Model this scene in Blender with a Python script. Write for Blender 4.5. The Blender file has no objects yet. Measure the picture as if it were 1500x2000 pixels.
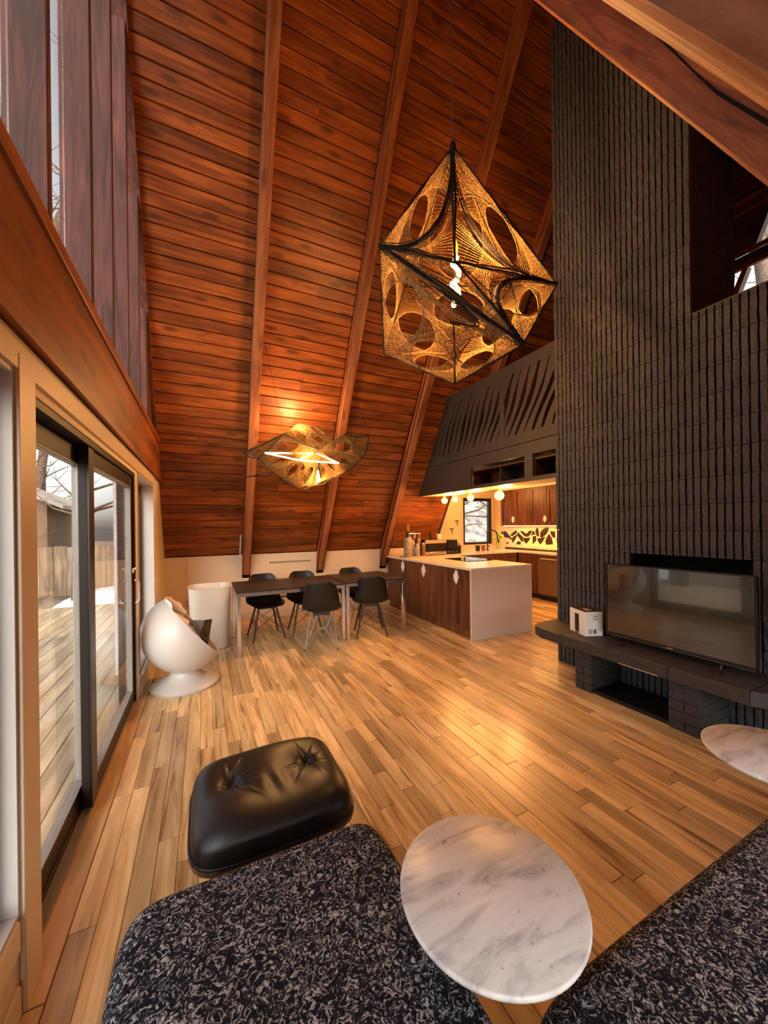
import bpy, bmesh, math, random
from mathutils import Vector, Matrix
random.seed(11)
S = bpy.context.scene
COL = S.collection
# ------------------------------------------------------------------ camera
YAW = math.radians(25.99); ROLL = math.radians(0.7); CAM_H = 1.45
cam_d = bpy.data.cameras.new('camera'); cam = bpy.data.objects.new('camera', cam_d); COL.objects.link(cam)
cam_d.sensor_fit = 'HORIZONTAL'; cam_d.sensor_width = 36.0; cam_d.lens = 36.0 * 722 / 1500
cam_d.shift_y = 26.0 / 1500; cam_d.clip_start = 0.02; cam_d.clip_end = 200
_R = Vector((math.cos(YAW), -math.sin(YAW), 0)); _U = Vector((0, 0, 1)); _F = Vector((math.sin(YAW), math.cos(YAW), 0))
_X = math.cos(ROLL) * _R - math.sin(ROLL) * _U; _Y = math.sin(ROLL) * _R + math.cos(ROLL) * _U
cam.matrix_world = Matrix(((_X.x, _Y.x, -_F.x, 0), (_X.y, _Y.y, -_F.y, 0), (_X.z, _Y.z, -_F.z, CAM_H), (0, 0, 0, 1)))
S.camera = cam
# ------------------------------------------------------------------ world, exposure
W = bpy.data.worlds.new('sky'); S.world = W; W.use_nodes = True
wn = W.node_tree.nodes; wl = W.node_tree.links; wn.clear()
wo = wn.new('ShaderNodeOutputWorld'); wb = wn.new('ShaderNodeBackground'); sky = wn.new('ShaderNodeTexSky')
sky.sky_type = 'NISHITA'; sky.sun_disc = False; sky.sun_elevation = math.radians(28); sky.sun_rotation = math.radians(200)
sky.dust_density = 3.0; sky.air_density = 1.2; sky.ozone_density = 1.0
hs = wn.new('ShaderNodeHueSaturation'); hs.inputs['Saturation'].default_value = 0.22
wl.new(sky.outputs[0], hs.inputs['Color']); wl.new(hs.outputs[0], wb.inputs[0]); wb.inputs[1].default_value = 0.27
wl.new(wb.outputs[0], wo.inputs[0])
sun_d = bpy.data.lights.new('sun', 'SUN'); sun = bpy.data.objects.new('sun', sun_d); COL.objects.link(sun)
sun_d.energy = 2.2; sun_d.angle = math.radians(1.5); sun_d.color = (1.0, 0.86, 0.68)
sun.rotation_euler = Vector((-0.2, 0.5, -0.85)).to_track_quat('-Z', 'Y').to_euler()
S.view_settings.view_transform = 'Standard'; S.view_settings.look = 'None'
S.view_settings.exposure = 0.9; S.view_settings.gamma = 1.0; S.view_settings.use_curve_mapping = False
WARM = (1.0, 0.50, 0.17)

# ------------------------------------------------------------------ helpers
def lin(hexs):
    h = hexs.lstrip('#'); o = []
    for i in (0, 2, 4):
        v = int(h[i:i+2], 16) / 255
        o.append(v / 12.92 if v <= 0.04045 else ((v + 0.055) / 1.055) ** 2.4)
    return (*o, 1.0)

def nodemat(name):
    m = bpy.data.materials.new(name); m.use_nodes = True
    n = m.node_tree.nodes; l = m.node_tree.links
    return m, n, l, n['Principled BSDF']

def ramp(n, stops, interp='LINEAR'):
    r = n.new('ShaderNodeValToRGB'); r.color_ramp.interpolation = interp
    e = r.color_ramp.elements
    while len(e) > 1: e.remove(e[-1])
    e[0].position = stops[0][0]; e[0].color = stops[0][1]
    for p, c in stops[1:]:
        x = e.new(p); x.color = c
    return r

def mixc(n, l, fac, a, b, mode='MIX'):
    m = n.new('ShaderNodeMix'); m.data_type = 'RGBA'; m.blend_type = mode
    if isinstance(fac, float): m.inputs['Factor'].default_value = fac
    else: l.new(fac, m.inputs['Factor'])
    for k, x in ((6, a), (7, b)):
        if isinstance(x, tuple): m.inputs[k].default_value = x
        else: l.new(x, m.inputs[k])
    return m.outputs[2]

def plain(name, col, rough=0.5, metal=0.0, noise=0.0, nscale=20.0, bump=0.0, spec=0.5, coat=0.0):
    m, n, l, b = nodemat(name)
    c = lin(col) if isinstance(col, str) else (*col, 1.0)
    b.inputs['Base Color'].default_value = c; b.inputs['Roughness'].default_value = rough
    b.inputs['Metallic'].default_value = metal; b.inputs['Specular IOR Level'].default_value = spec
    b.inputs['Coat Weight'].default_value = coat
    if noise or bump:
        t = n.new('ShaderNodeTexCoord'); z = n.new('ShaderNodeTexNoise'); z.inputs['Scale'].default_value = nscale; z.inputs['Detail'].default_value = 5
        l.new(t.outputs['Object'], z.inputs['Vector'])
        if noise:
            dk = tuple(max(0, v * (1 - noise)) for v in c[:3]) + (1,); lt = tuple(min(1, v * (1 + noise)) for v in c[:3]) + (1,)
            r = ramp(n, [(0.3, dk), (0.7, lt)]); l.new(z.outputs[0], r.inputs[0]); l.new(r.outputs[0], b.inputs['Base Color'])
        if bump:
            bp = n.new('ShaderNodeBump'); bp.inputs['Strength'].default_value = bump; bp.inputs['Distance'].default_value = 0.01
            l.new(z.outputs[0], bp.inputs['Height']); l.new(bp.outputs[0], b.inputs['Normal'])
    return m

def emit(name, col, strength):
    m, n, l, b = nodemat(name)
    b.inputs['Base Color'].default_value = (*col, 1); b.inputs['Emission Color'].default_value = (*col, 1); b.inputs['Emission Strength'].default_value = strength
    return m

def wood(name, dark, light, axis='X', rough=0.45, var=0.5, streak=None, knots=0.0, grain=9.0, bump=0.08, coat=0.0, blotch=0.35, rotx=0.0):
    """grain along AXIS; every object and every mesh island gets its own cut of the noise and its own tone"""
    m, n, l, b = nodemat(name)
    tc = n.new('ShaderNodeTexCoord'); oi = n.new('ShaderNodeObjectInfo'); ge = n.new('ShaderNodeNewGeometry')
    ad = n.new('ShaderNodeMath'); ad.operation = 'ADD'; l.new(oi.outputs['Random'], ad.inputs[0]); l.new(ge.outputs['Random Per Island'], ad.inputs[1])
    fr = n.new('ShaderNodeMath'); fr.operation = 'FRACT'; l.new(ad.outputs[0], fr.inputs[0])
    mu = n.new('ShaderNodeMath'); mu.operation = 'MULTIPLY'; l.new(fr.outputs[0], mu.inputs[0]); mu.inputs[1].default_value = 61.7
    va = n.new('ShaderNodeVectorMath'); va.operation = 'ADD'; l.new(tc.outputs['Object'], va.inputs[0]); l.new(mu.outputs[0], va.inputs[1])
    if rotx:
        ro = n.new('ShaderNodeMapping'); ro.inputs['Rotation'].default_value = (math.radians(rotx), 0, 0); l.new(va.outputs[0], ro.inputs[0]); va = ro
    mp = n.new('ShaderNodeMapping'); l.new(va.outputs[0], mp.inputs[0])
    sc = [grain, grain, grain]; sc['XYZ'.index(axis)] = grain * 0.07; mp.inputs['Scale'].default_value = sc
    z1 = n.new('ShaderNodeTexNoise'); z1.inputs['Scale'].default_value = 2.2; z1.inputs['Detail'].default_value = 7; z1.inputs['Roughness'].default_value = 0.62; z1.inputs['Distortion'].default_value = 0.9
    l.new(mp.outputs[0], z1.inputs['Vector'])
    mp2 = n.new('ShaderNodeMapping'); l.new(va.outputs[0], mp2.inputs[0]); s2 = [5.0] * 3; s2['XYZ'.index(axis)] = 1.4; mp2.inputs['Scale'].default_value = s2
    z2 = n.new('ShaderNodeTexNoise'); z2.inputs['Scale'].default_value = 1.3; z2.inputs['Detail'].default_value = 3; l.new(mp2.outputs[0], z2.inputs['Vector'])
    D, L = lin(dark), lin(light)
    r1 = ramp(n, [(0.36, D), (0.64, L)]); l.new(z1.outputs[0], r1.inputs[0])
    mr = n.new('ShaderNodeMapRange'); mr.inputs[1].default_value = 0; mr.inputs[2].default_value = 1; mr.inputs[3].default_value = 1 - var * 0.55; mr.inputs[4].default_value = 1 + var * 0.45
    fr2 = n.new('ShaderNodeMath'); fr2.operation = 'MULTIPLY'; l.new(fr.outputs[0], fr2.inputs[0]); fr2.inputs[1].default_value = 7.31
    fr3 = n.new('ShaderNodeMath'); fr3.operation = 'FRACT'; l.new(fr2.outputs[0], fr3.inputs[0]); l.new(fr3.outputs[0], mr.inputs[0])
    bl = n.new('ShaderNodeMapRange'); bl.inputs[1].default_value = 0.3; bl.inputs[2].default_value = 0.7; bl.inputs[3].default_value = 1 - blotch; bl.inputs[4].default_value = 1 + blotch * 0.5
    l.new(z2.outputs[0], bl.inputs[0])
    pr = n.new('ShaderNodeMath'); pr.operation = 'MULTIPLY'; l.new(mr.outputs[0], pr.inputs[0]); l.new(bl.outputs[0], pr.inputs[1])
    hv = n.new('ShaderNodeVectorMath'); hv.operation = 'SCALE'; l.new(r1.outputs[0], hv.inputs[0]); l.new(pr.outputs[0], hv.inputs['Scale'])
    out = hv.outputs[0]
    if streak:
        mp3 = n.new('ShaderNodeMapping'); l.new(va.outputs[0], mp3.inputs[0]); s3 = [26.0] * 3; s3['XYZ'.index(axis)] = 1.6; mp3.inputs['Scale'].default_value = s3
        z3 = n.new('ShaderNodeTexNoise'); z3.inputs['Scale'].default_value = 1.0; z3.inputs['Detail'].default_value = 4; z3.inputs['Distortion'].default_value = 0.6; l.new(mp3.outputs[0], z3.inputs['Vector'])
        r3 = ramp(n, [(0.55, (0, 0, 0, 1)), (0.70, (0.85, 0.85, 0.85, 1))]); l.new(z3.outputs[0], r3.inputs[0])
        out = mixc(n, l, r3.outputs[0], out, lin(streak))
    if knots:
        mp4 = n.new('ShaderNodeMapping'); l.new(va.outputs[0], mp4.inputs[0]); s4 = [7.0] * 3; s4['XYZ'.index(axis)] = 2.4; mp4.inputs['Scale'].default_value = s4
        vo = n.new('ShaderNodeTexVoronoi'); vo.inputs['Scale'].default_value = 1.0; l.new(mp4.outputs[0], vo.inputs['Vector'])
        r4 = ramp(n, [(0.0, (1, 1, 1, 1)), (0.13, (0.8, 0.8, 0.8, 1)), (0.24, (0, 0, 0, 1))]); l.new(vo.outputs['Distance'], r4.inputs[0])
        ml = n.new('ShaderNodeMath'); ml.operation = 'MULTIPLY'; ml.inputs[1].default_value = knots; l.new(r4.outputs[0], ml.inputs[0])
        out = mixc(n, l, ml.outputs[0], out, tuple(v * 0.35 for v in D[:3]) + (1,))
    l.new(out, b.inputs['Base Color'])
    b.inputs['Roughness'].default_value = rough; b.inputs['Coat Weight'].default_value = coat; b.inputs['Coat Roughness'].default_value = 0.2
    bp = n.new('ShaderNodeBump'); bp.inputs['Strength'].default_value = bump; bp.inputs['Distance'].default_value = 0.004
    l.new(z1.outputs[0], bp.inputs['Height']); l.new(bp.outputs[0], b.inputs['Normal'])
    return m

def glassmat(name, tint=(0.97, 0.98, 0.97), ior=1.5, boost=1.0):
    m, n, l, b = nodemat(name); n.remove(b)
    o = n['Material Output']; t = n.new('ShaderNodeBsdfTransparent'); t.inputs[0].default_value = (*tint, 1)
    g = n.new('ShaderNodeBsdfGlossy'); g.inputs['Roughness'].default_value = 0.0
    lw = n.new('ShaderNodeLayerWeight'); lw.inputs['Blend'].default_value = 0.5
    pw = n.new('ShaderNodeMath'); pw.operation = 'POWER'; l.new(lw.outputs['Facing'], pw.inputs[0]); pw.inputs[1].default_value = 5.0
    f = n.new('ShaderNodeMath'); f.operation = 'MULTIPLY_ADD'; l.new(pw.outputs[0], f.inputs[0]); f.inputs[1].default_value = 0.9; f.inputs[2].default_value = 0.04
    x = n.new('ShaderNodeMixShader'); l.new(f.outputs[0], x.inputs[0]); l.new(t.outputs[0], x.inputs[1]); l.new(g.outputs[0], x.inputs[2]); l.new(x.outputs[0], o.inputs[0])
    return m

# ------------------------------------------------------------------ materials
M = {}
M['ceil'] = wood('ceiling_wood', '#6a3415', '#a85b25', 'X', 0.42, 0.5, knots=0.8, grain=8, bump=0.1, blotch=0.3)
M['rafter'] = wood('rafter_wood', '#804426', '#b06c3f', 'Y', 0.45, 0.2, knots=0.6, grain=7, bump=0.08, rotx=-121)
M['rafter_shaded'] = wood('rafter_wood_knotty_shaded', '#7a3f20', '#b8703f', 'Y', 0.6, 0.2, knots=0.9, grain=13, bump=0.08, rotx=-62.7)  # knots belong to the timber; the darker tone is shade put into the colour
M['rafter_daylit'] = wood('rafter_wood_daylit', '#96562f', '#dca076', 'Y', 0.6, 0.2, knots=0.8, grain=13, bump=0.08, rotx=-62.7)  # same timber, paler tan: daylight on the rafter painted into its colour
M['beam'] = wood('beam_wood', '#66300f', '#9c531c', 'Y', 0.45, 0.2, knots=0.8, grain=4, bump=0.06, blotch=0.3)
M['post'] = wood('post_wood', '#3f1f18', '#6e3b2e', 'Z', 0.75, 0.3, knots=0.4, grain=10, bump=0.06)
M['floor'] = wood('floor_wood', '#c49a62', '#e8c894', 'Y', 0.32, 0.62, streak='#74481f', knots=0.35, grain=7, bump=0.03, coat=0.25, blotch=0.2)
M['strip'] = wood('threshold_wood', '#c99a66', '#e0bb88', 'Y', 0.4, 0.2, grain=7, bump=0.03)
M['sub'] = plain('subfloor', '#3a2412', 0.9, noise=0.2)
M['deck'] = wood('deck_wood', '#a98d6c', '#cdb594', 'Y', 0.6, 0.3, grain=6, bump=0.1)
M['walnut'] = wood('walnut', '#4a2817', '#7d4a2a', 'Z', 0.4, 0.35, grain=9, bump=0.04)
M['walnut_shell'] = wood('walnut_shell', '#3a1c10', '#6b3a20', 'X', 0.3, 0.1, grain=8, bump=0.02, coat=0.3)
M['tabletop'] = wood('tabletop_wood', '#1f1815', '#3a2b25', 'X', 0.38, 0.2, grain=9, bump=0.04)
M['dark_wood'] = wood('dark_wood', '#2a1009', '#4d2112', 'Y', 0.5, 0.3, grain=6)
M['white'] = plain('white_paint', '#e9e2da', 0.5, noise=0.03, nscale=6)
M['cream'] = plain('cream_paint', '#dcc4a6', 0.6, noise=0.03, nscale=4)
M['winw'] = plain('window_paint', '#b4afad', 0.5, noise=0.03, nscale=6)
M['trimw'] = plain('trim_paint', '#d2bba1', 0.4, noise=0.02, nscale=4)
M['blackm'] = plain('black_frame', '#15110f', 0.35, noise=0.15, nscale=30)
M['bronze'] = plain('bronze_frame', '#21170f', 0.45, 0.0, noise=0.1, nscale=30, spec=0.25)
M['gasket'] = plain('gray_gasket', '#7d756d', 0.5, noise=0.05)
M['glass'] = glassmat('window_glass')
M['chrome'] = plain('chrome', '#d8d4cf', 0.18, 1.0, noise=0.04)
M['steel_dark'] = plain('dark_steel', '#8a745a', 0.35, 0.6, noise=0.06, nscale=60)
M['wirep'] = plain('pale_wire', '#a89a8c', 0.45, 0.3, noise=0.05)
M['steel'] = plain('brushed_steel', '#b59a78', 0.38, 0.35, noise=0.06, nscale=60)
M['brick'] = plain('black_brick', '#46444a', 0.85, noise=0.3, nscale=45, bump=0.9)
M['brick2'] = plain('painted_brick', '#302d2d', 0.75, noise=0.2, nscale=25, bump=0.5)
M['mortar'] = plain('black_mortar', '#040303', 0.9, noise=0.2)
M['hearth'] = plain('hearth_stone', '#332b27', 0.6, noise=0.3, nscale=18, bump=0.4)
M['grayp'] = plain('gray_panel', '#393230', 0.55, noise=0.06, nscale=8)
M['black'] = plain('black_plastic', '#0b0a0a', 0.4, noise=0.1)
M['shell'] = plain('chair_shell', '#110e0d', 0.42, noise=0.1, nscale=60, bump=0.03)
M['dowel'] = wood('dowel_wood', '#21100b', '#3a1f14', 'Z', 0.4, 0.2, grain=10)
M['screen'] = plain('tv_screen', '#050505', 0.14, noise=0.05, spec=1.0, coat=1.0)
M['wplast'] = plain('white_plastic', '#c6beb6', 0.35, noise=0.015, nscale=3)
M['wmatte'] = plain('white_matte', '#ddd2c4', 0.45, noise=0.02, nscale=5)
M['paper'] = plain('tissue_paper', '#f2e8e4', 0.8, noise=0.05, nscale=30, bump=0.3)
M['quartz'] = plain('quartz_top', '#ded2c4', 0.22, noise=0.05, nscale=160, coat=0.2)
M['waterfall'] = plain('quartz_panel', '#cdbcae', 0.35, noise=0.06, nscale=200)
M['cooktop'] = plain('cooktop_glass', '#060505', 0.05, noise=0.05, spec=0.8, coat=0.6)
M['tile_b'] = plain('brown_tile', '#3a1f10', 0.3, noise=0.2, nscale=12)
M['tile_w'] = plain('cream_tile', '#e9d9b4', 0.35, noise=0.03, nscale=10)
M['rosette'] = plain('white_rosette', '#efe6e2', 0.6, noise=0.1, nscale=160, bump=0.6)
def cordmat(nm, c1, c2, tr):
    m, n, l, b = nodemat(nm); n.remove(b); o = n['Material Output']
    tc = n.new('ShaderNodeTexCoord'); z = n.new('ShaderNodeTexNoise'); z.inputs['Scale'].default_value = 50; l.new(tc.outputs['Object'], z.inputs['Vector'])
    r = ramp(n, [(.3, lin(c1)), (.7, lin(c2))]); l.new(z.outputs[0], r.inputs[0])
    d = n.new('ShaderNodeBsdfDiffuse'); t = n.new('ShaderNodeBsdfTranslucent'); l.new(r.outputs[0], d.inputs[0]); l.new(r.outputs[0], t.inputs[0])
    x = n.new('ShaderNodeMixShader'); x.inputs[0].default_value = tr; l.new(d.outputs[0], x.inputs[1]); l.new(t.outputs[0], x.inputs[2]); l.new(x.outputs[0], o.inputs[0])
    return m
M['cord'] = cordmat('jute_cord', '#7d5f3c', '#d2aa70', .10); M['cord_mesh'] = cordmat('mesh_cord', '#5a452d', '#9c7b4b', .30)
M['cordk'] = plain('dark_cord', '#17110d', 0.85, noise=0.4, nscale=60)
M['wire'] = plain('thin_cable', '#6e6660', 0.5, 0.3, noise=0.1)
M['snow'] = plain('snow', '#dfe2ea', 0.7, noise=0.15, nscale=2.5, bump=0.4)
M['hillside'] = plain('snowy_hillside', '#8f8a86', 0.9, noise=0.75, nscale=2.2, bump=0.4)
M['soil'] = plain('forest_floor', '#7a6a5a', 0.9, noise=0.4, nscale=1.2, bump=0.4)
M['bark'] = plain('bark', '#6e5a4a', 0.9, noise=0.5, nscale=14, bump=1.0)
M['shedw'] = plain('shed_wall', '#8d6f57', 0.8, noise=0.15, nscale=6)
M['shedr'] = plain('shed_roof', '#b7a79a', 0.8, noise=0.15, nscale=6)
M['fence'] = wood('fence_wood', '#8d745c', '#b59a7c', 'Z', 0.7, 0.3, grain=5)
M['gold'] = plain('gold_print', '#c99a3c', 0.4, noise=0.2, nscale=60)
M['boxk'] = plain('box_print', '#2a1a12', 0.5, noise=0.3, nscale=30)
M['boxg'] = plain('box_gray', '#b7aba3', 0.5, noise=0.1, nscale=40)
M['green'] = plain('flower_green', '#b9c34a', 0.6, noise=0.35, nscale=40)
M['copper'] = plain('copper', '#c9803f', 0.3, 0.8, noise=0.1)
M['amber'] = plain('amber_glass', '#7a4a1c', 0.15, noise=0.2, coat=0.5)
M['label'] = plain('label_paper', '#9a8c7a', 0.45, noise=0.8, nscale=45)
M['neon'] = emit('neon_tube', (1.0, 0.66, 0.26), 5.0)
M['filament'] = emit('filament', (1.0, 0.62, 0.18), 11.0)
M['globe'] = emit('globe_bulb', (1.0, 0.55, 0.14), 1.7)
M['strip_light'] = emit('strip_light', (1.0, 0.66, 0.24), 3.0)

def fabric():
    m, n, l, b = nodemat('tweed_fabric')
    tc = n.new('ShaderNodeTexCoord')
    z0 = n.new('ShaderNodeTexNoise'); z0.inputs['Scale'].default_value = 28; z0.inputs['Detail'].default_value = 2; l.new(tc.outputs['Object'], z0.inputs['Vector'])
    mx = n.new('ShaderNodeVectorMath'); mx.operation = 'MULTIPLY_ADD'; mx.inputs[1].default_value = (0.035, 0.035, 0.035); l.new(z0.outputs['Color'], mx.inputs[0]); l.new(tc.outputs['Object'], mx.inputs[2])
    z1 = n.new('ShaderNodeTexNoise'); z1.inputs['Scale'].default_value = 58; z1.inputs['Detail'].default_value = 3; z1.inputs['Roughness'].default_value = 0.6; z1.inputs['Distortion'].default_value = 2.2; l.new(mx.outputs[0], z1.inputs['Vector'])
    z2 = n.new('ShaderNodeTexNoise'); z2.inputs['Scale'].default_value = 260; z2.inputs['Detail'].default_value = 2; l.new(tc.outputs['Object'], z2.inputs['Vector'])
    r = ramp(n, [(0.495, lin('#15141e')), (0.54, lin('#545256')), (0.60, lin('#aeabad'))]); l.new(z1.outputs[0], r.inputs[0])
    r2 = ramp(n, [(0.35, (0.45, 0.45, 0.45, 1)), (0.62, (1.15, 1.15, 1.15, 1))]); l.new(z2.outputs[0], r2.inputs[0])
    l.new(mixc(n, l, 1.0, r.outputs[0], r2.outputs[0], 'MULTIPLY'), b.inputs['Base Color'])
    b.inputs['Roughness'].default_value = 0.95; b.inputs['Specular IOR Level'].default_value = 0.15
    bp = n.new('ShaderNodeBump'); bp.inputs['Strength'].default_value = 0.6; bp.inputs['Distance'].default_value = 0.004; l.new(z1.outputs[0], bp.inputs['Height']); l.new(bp.outputs[0], b.inputs['Normal'])
    return m
M['fabric'] = fabric()

def marble():
    m, n, l, b = nodemat('marble')
    tc = n.new('ShaderNodeTexCoord'); mp = n.new('ShaderNodeMapping'); mp.inputs['Rotation'].default_value = (0, 0, math.radians(24)); mp.inputs['Scale'].default_value = (3.2, 11, 6); l.new(tc.outputs['Object'], mp.inputs[0])
    z = n.new('ShaderNodeTexNoise'); z.inputs['Scale'].default_value = 1.6; z.inputs['Detail'].default_value = 8; z.inputs['Roughness'].default_value = 0.62; z.inputs['Distortion'].default_value = 0.8; l.new(mp.outputs[0], z.inputs['Vector'])
    r = ramp(n, [(0.28, lin('#8f8c8e')), (0.38, lin('#bdb8b8')), (0.50, lin('#d8d3d0')), (0.75, lin('#e6e1dc'))]); l.new(z.outputs[0], r.inputs[0])
    vo = n.new('ShaderNodeTexNoise'); vo.inputs['Scale'].default_value = 42; vo.inputs['Detail'].default_value = 2; l.new(tc.outputs['Object'], vo.inputs['Vector'])
    r2 = ramp(n, [(0.24, (0.5, 0.5, 0.5, 1)), (0.33, (1, 1, 1, 1))]); l.new(vo.outputs[0], r2.inputs[0])
    l.new(mixc(n, l, 0.8, r.outputs[0], r2.outputs[0], 'MULTIPLY'), b.inputs['Base Color'])
    b.inputs['Roughness'].default_value = 0.33; b.inputs['Specular IOR Level'].default_value = 0.35
    return m
M['marble'] = marble()

def leather():
    m, n, l, b = nodemat('black_leather')
    tc = n.new('ShaderNodeTexCoord'); v = n.new('ShaderNodeTexVoronoi'); v.inputs['Scale'].default_value = 420; l.new(tc.outputs['Object'], v.inputs['Vector'])
    z = n.new('ShaderNodeTexNoise'); z.inputs['Scale'].default_value = 9; z.inputs['Detail'].default_value = 4; l.new(tc.outputs['Object'], z.inputs['Vector'])
    r = ramp(n, [(0.3, lin('#0a0807')), (0.75, lin('#1d1512'))]); l.new(z.outputs[0], r.inputs[0]); l.new(r.outputs[0], b.inputs['Base Color'])
    b.inputs['Roughness'].default_value = 0.40; b.inputs['Specular IOR Level'].default_value = 0.42
    bp = n.new('ShaderNodeBump'); bp.inputs['Strength'].default_value = 0.12; bp.inputs['Distance'].default_value = 0.001; l.new(v.outputs['Distance'], bp.inputs['Height']); l.new(bp.outputs[0], b.inputs['Normal'])
    return m
M['leather'] = leather()

# ------------------------------------------------------------------ mesh builder
class MB:
    def __init__(s): s.v = []; s.f = []
    def add(s, v, f):
        o = len(s.v); s.v += [tuple(p) for p in v]; s.f += [tuple(i + o for i in q) for q in f]; return s
    def box(s, x0, x1, y0, y1, z0, z1):
        return s.add([(x0,y0,z0),(x1,y0,z0),(x1,y1,z0),(x0,y1,z0),(x0,y0,z1),(x1,y0,z1),(x1,y1,z1),(x0,y1,z1)],
                     [(3,2,1,0),(4,5,6,7),(0,1,5,4),(1,2,6,5),(2,3,7,6),(3,0,4,7)])
    def prism(s, poly, a, b, axis='x'):
        """poly: 2-D points; extruded along axis from a to b (x: (y,z); y: (x,z); z: (x,y))"""
        n = len(poly)
        def P(p, t): return {'x': (t, p[0], p[1]), 'y': (p[0], t, p[1]), 'z': (p[0], p[1], t)}[axis]
        v = [P(p, a) for p in poly] + [P(p, b) for p in poly]
        return s.add(v, [tuple(range(n)), tuple(range(2*n-1, n-1, -1))] + [(i, (i+1) % n, n + (i+1) % n, n + i) for i in range(n)])
    def hexa(s, c):   # 8 corners, same order as box
        return s.add(c, [(3,2,1,0),(4,5,6,7),(0,1,5,4),(1,2,6,5),(2,3,7,6),(3,0,4,7)])
    def tube(s, p, q, r, n=8, r2=None, cap=True):
        p, q = Vector(p), Vector(q); d = (q - p)
        if d.length < 1e-6: return s
        d.normalize(); a = d.orthogonal().normalized(); b = d.cross(a); r2 = r if r2 is None else r2
        v = [p + (a * math.cos(2*math.pi*i/n) + b * math.sin(2*math.pi*i/n)) * r for i in range(n)] + [q + (a * math.cos(2*math.pi*i/n) + b * math.sin(2*math.pi*i/n)) * r2 for i in range(n)]
        f = [(i, (i+1) % n, n + (i+1) % n, n + i) for i in range(n)]
        if cap: f += [tuple(range(n-1, -1, -1)), tuple(range(n, 2*n))]
        return s.add(v, f)
    def path(s, pts, r, n=6):
        pts = [Vector(p) for p in pts]; prev = None; rings = []
        up = None
        for i, p in enumerate(pts):
            d = (pts[min(i+1, len(pts)-1)] - pts[max(i-1, 0)]).normalized()
            if up is None: up = d.orthogonal().normalized()
            up = (up - d * up.dot(d)).normalized(); b = d.cross(up)
            rr = r[i] if isinstance(r, (list, tuple)) else r
            rings.append([p + (up * math.cos(2*math.pi*k/n) + b * math.sin(2*math.pi*k/n)) * rr for k in range(n)])
        v = [x for ring in rings for x in ring]; f = []
        for i in range(len(pts)-1):
            f += [(i*n+k, i*n+(k+1) % n, (i+1)*n+(k+1) % n, (i+1)*n+k) for k in range(n)]
        f += [tuple(range(n-1, -1, -1)), tuple(range((len(pts)-1)*n, len(pts)*n))]
        return s.add(v, f)
    def lathe(s, prof, c=(0,0,0), n=24, sx=1.0, sy=1.0, pw=2.0):
        """prof: (r, z) from bottom to top; pw > 2 squares the section"""
        v = []; f = []
        for r, z in prof:
            for k in range(n):
                t = 2*math.pi*k/n; ct, st = math.cos(t), math.sin(t)
                e = (abs(ct)**pw + abs(st)**pw) ** (-1.0/pw)
                v.append((c[0] + r*e*ct*sx, c[1] + r*e*st*sy, c[2] + z))
        m = len(prof)
        for i in range(m-1):
            f += [(i*n+k, i*n+(k+1) % n, (i+1)*n+(k+1) % n, (i+1)*n+k) for k in range(n)]
        if prof[0][0] > 1e-5: f.append(tuple(range(n-1, -1, -1)))
        if prof[-1][0] > 1e-5: f.append(tuple(range((m-1)*n, m*n)))
        return s.add(v, f)
    def ball(s, c, r, n=16, sz=1.0):
        return s.lathe([(max(1e-6, r*math.sin(math.pi*i/(n//2))), -r*sz*math.cos(math.pi*i/(n//2))) for i in range(n//2+1)], c, n)
    def grid(s, P):
        """P: rows of points"""
        h, w = len(P), len(P[0])
        return s.add([p for row in P for p in row], [(i*w+j, i*w+j+1, (i+1)*w+j+1, (i+1)*w+j) for i in range(h-1) for j in range(w-1)])

OFF = {}
def root(name, label, cat, loc=(0,0,0), group=None, rz=0.0):
    o = bpy.data.objects.new(name, None); COL.objects.link(o); o.empty_display_size = 0.1
    o.location = loc; o.rotation_euler = (0, 0, rz); o['label'] = label; o['category'] = cat
    if group: o['group'] = group
    OFF[o.name] = Vector(loc) if rz == 0 else Vector((0, 0, 0))
    return o
def mesh_of(name, mb, smooth=False, recalc=True, off=None):
    me = bpy.data.meshes.new(name)
    v = mb.v if off is None else [tuple(Vector(p) - off) for p in mb.v]
    me.from_pydata(v, [], mb.f)
    if recalc:
        b = bmesh.new(); b.from_mesh(me); bmesh.ops.remove_doubles(b, verts=b.verts, dist=1e-5); bmesh.ops.recalc_face_normals(b, faces=b.faces); b.to_mesh(me); b.free()
    if smooth:
        me.shade_smooth()
        if smooth is not True: me.set_sharp_from_angle(angle=math.radians(smooth))
    return me
def part(name, mb, mat, parent=None, smooth=False, bevel=0.0, seg=2, recalc=True, label=None, kind=None, mods=None):
    """vertices in world coordinates (local ones when the parent thing is turned)"""
    off = OFF.get(parent.name) if parent is not None else None
    o = bpy.data.objects.new(name, mesh_of(name, mb, smooth, recalc, off)); COL.objects.link(o)
    o.data.materials.append(M[mat] if isinstance(mat, str) else mat)
    if parent is not None: o.parent = parent; OFF[o.name] = off if off is not None else Vector((0,0,0))
    if bevel:
        bv = o.modifiers.new('bevel', 'BEVEL'); bv.width = bevel; bv.segments = seg; bv.limit_method = 'ANGLE'; bv.angle_limit = math.radians(40)
        o.data.shade_smooth(); o.data.set_sharp_from_angle(angle=math.radians(50)) if seg < 2 else None
        if seg >= 2:
            wnm = o.modifiers.new('normals', 'WEIGHTED_NORMAL'); wnm.keep_sharp = False
    if label: o['label'] = label
    if kind: o['kind'] = kind
    return o
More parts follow.
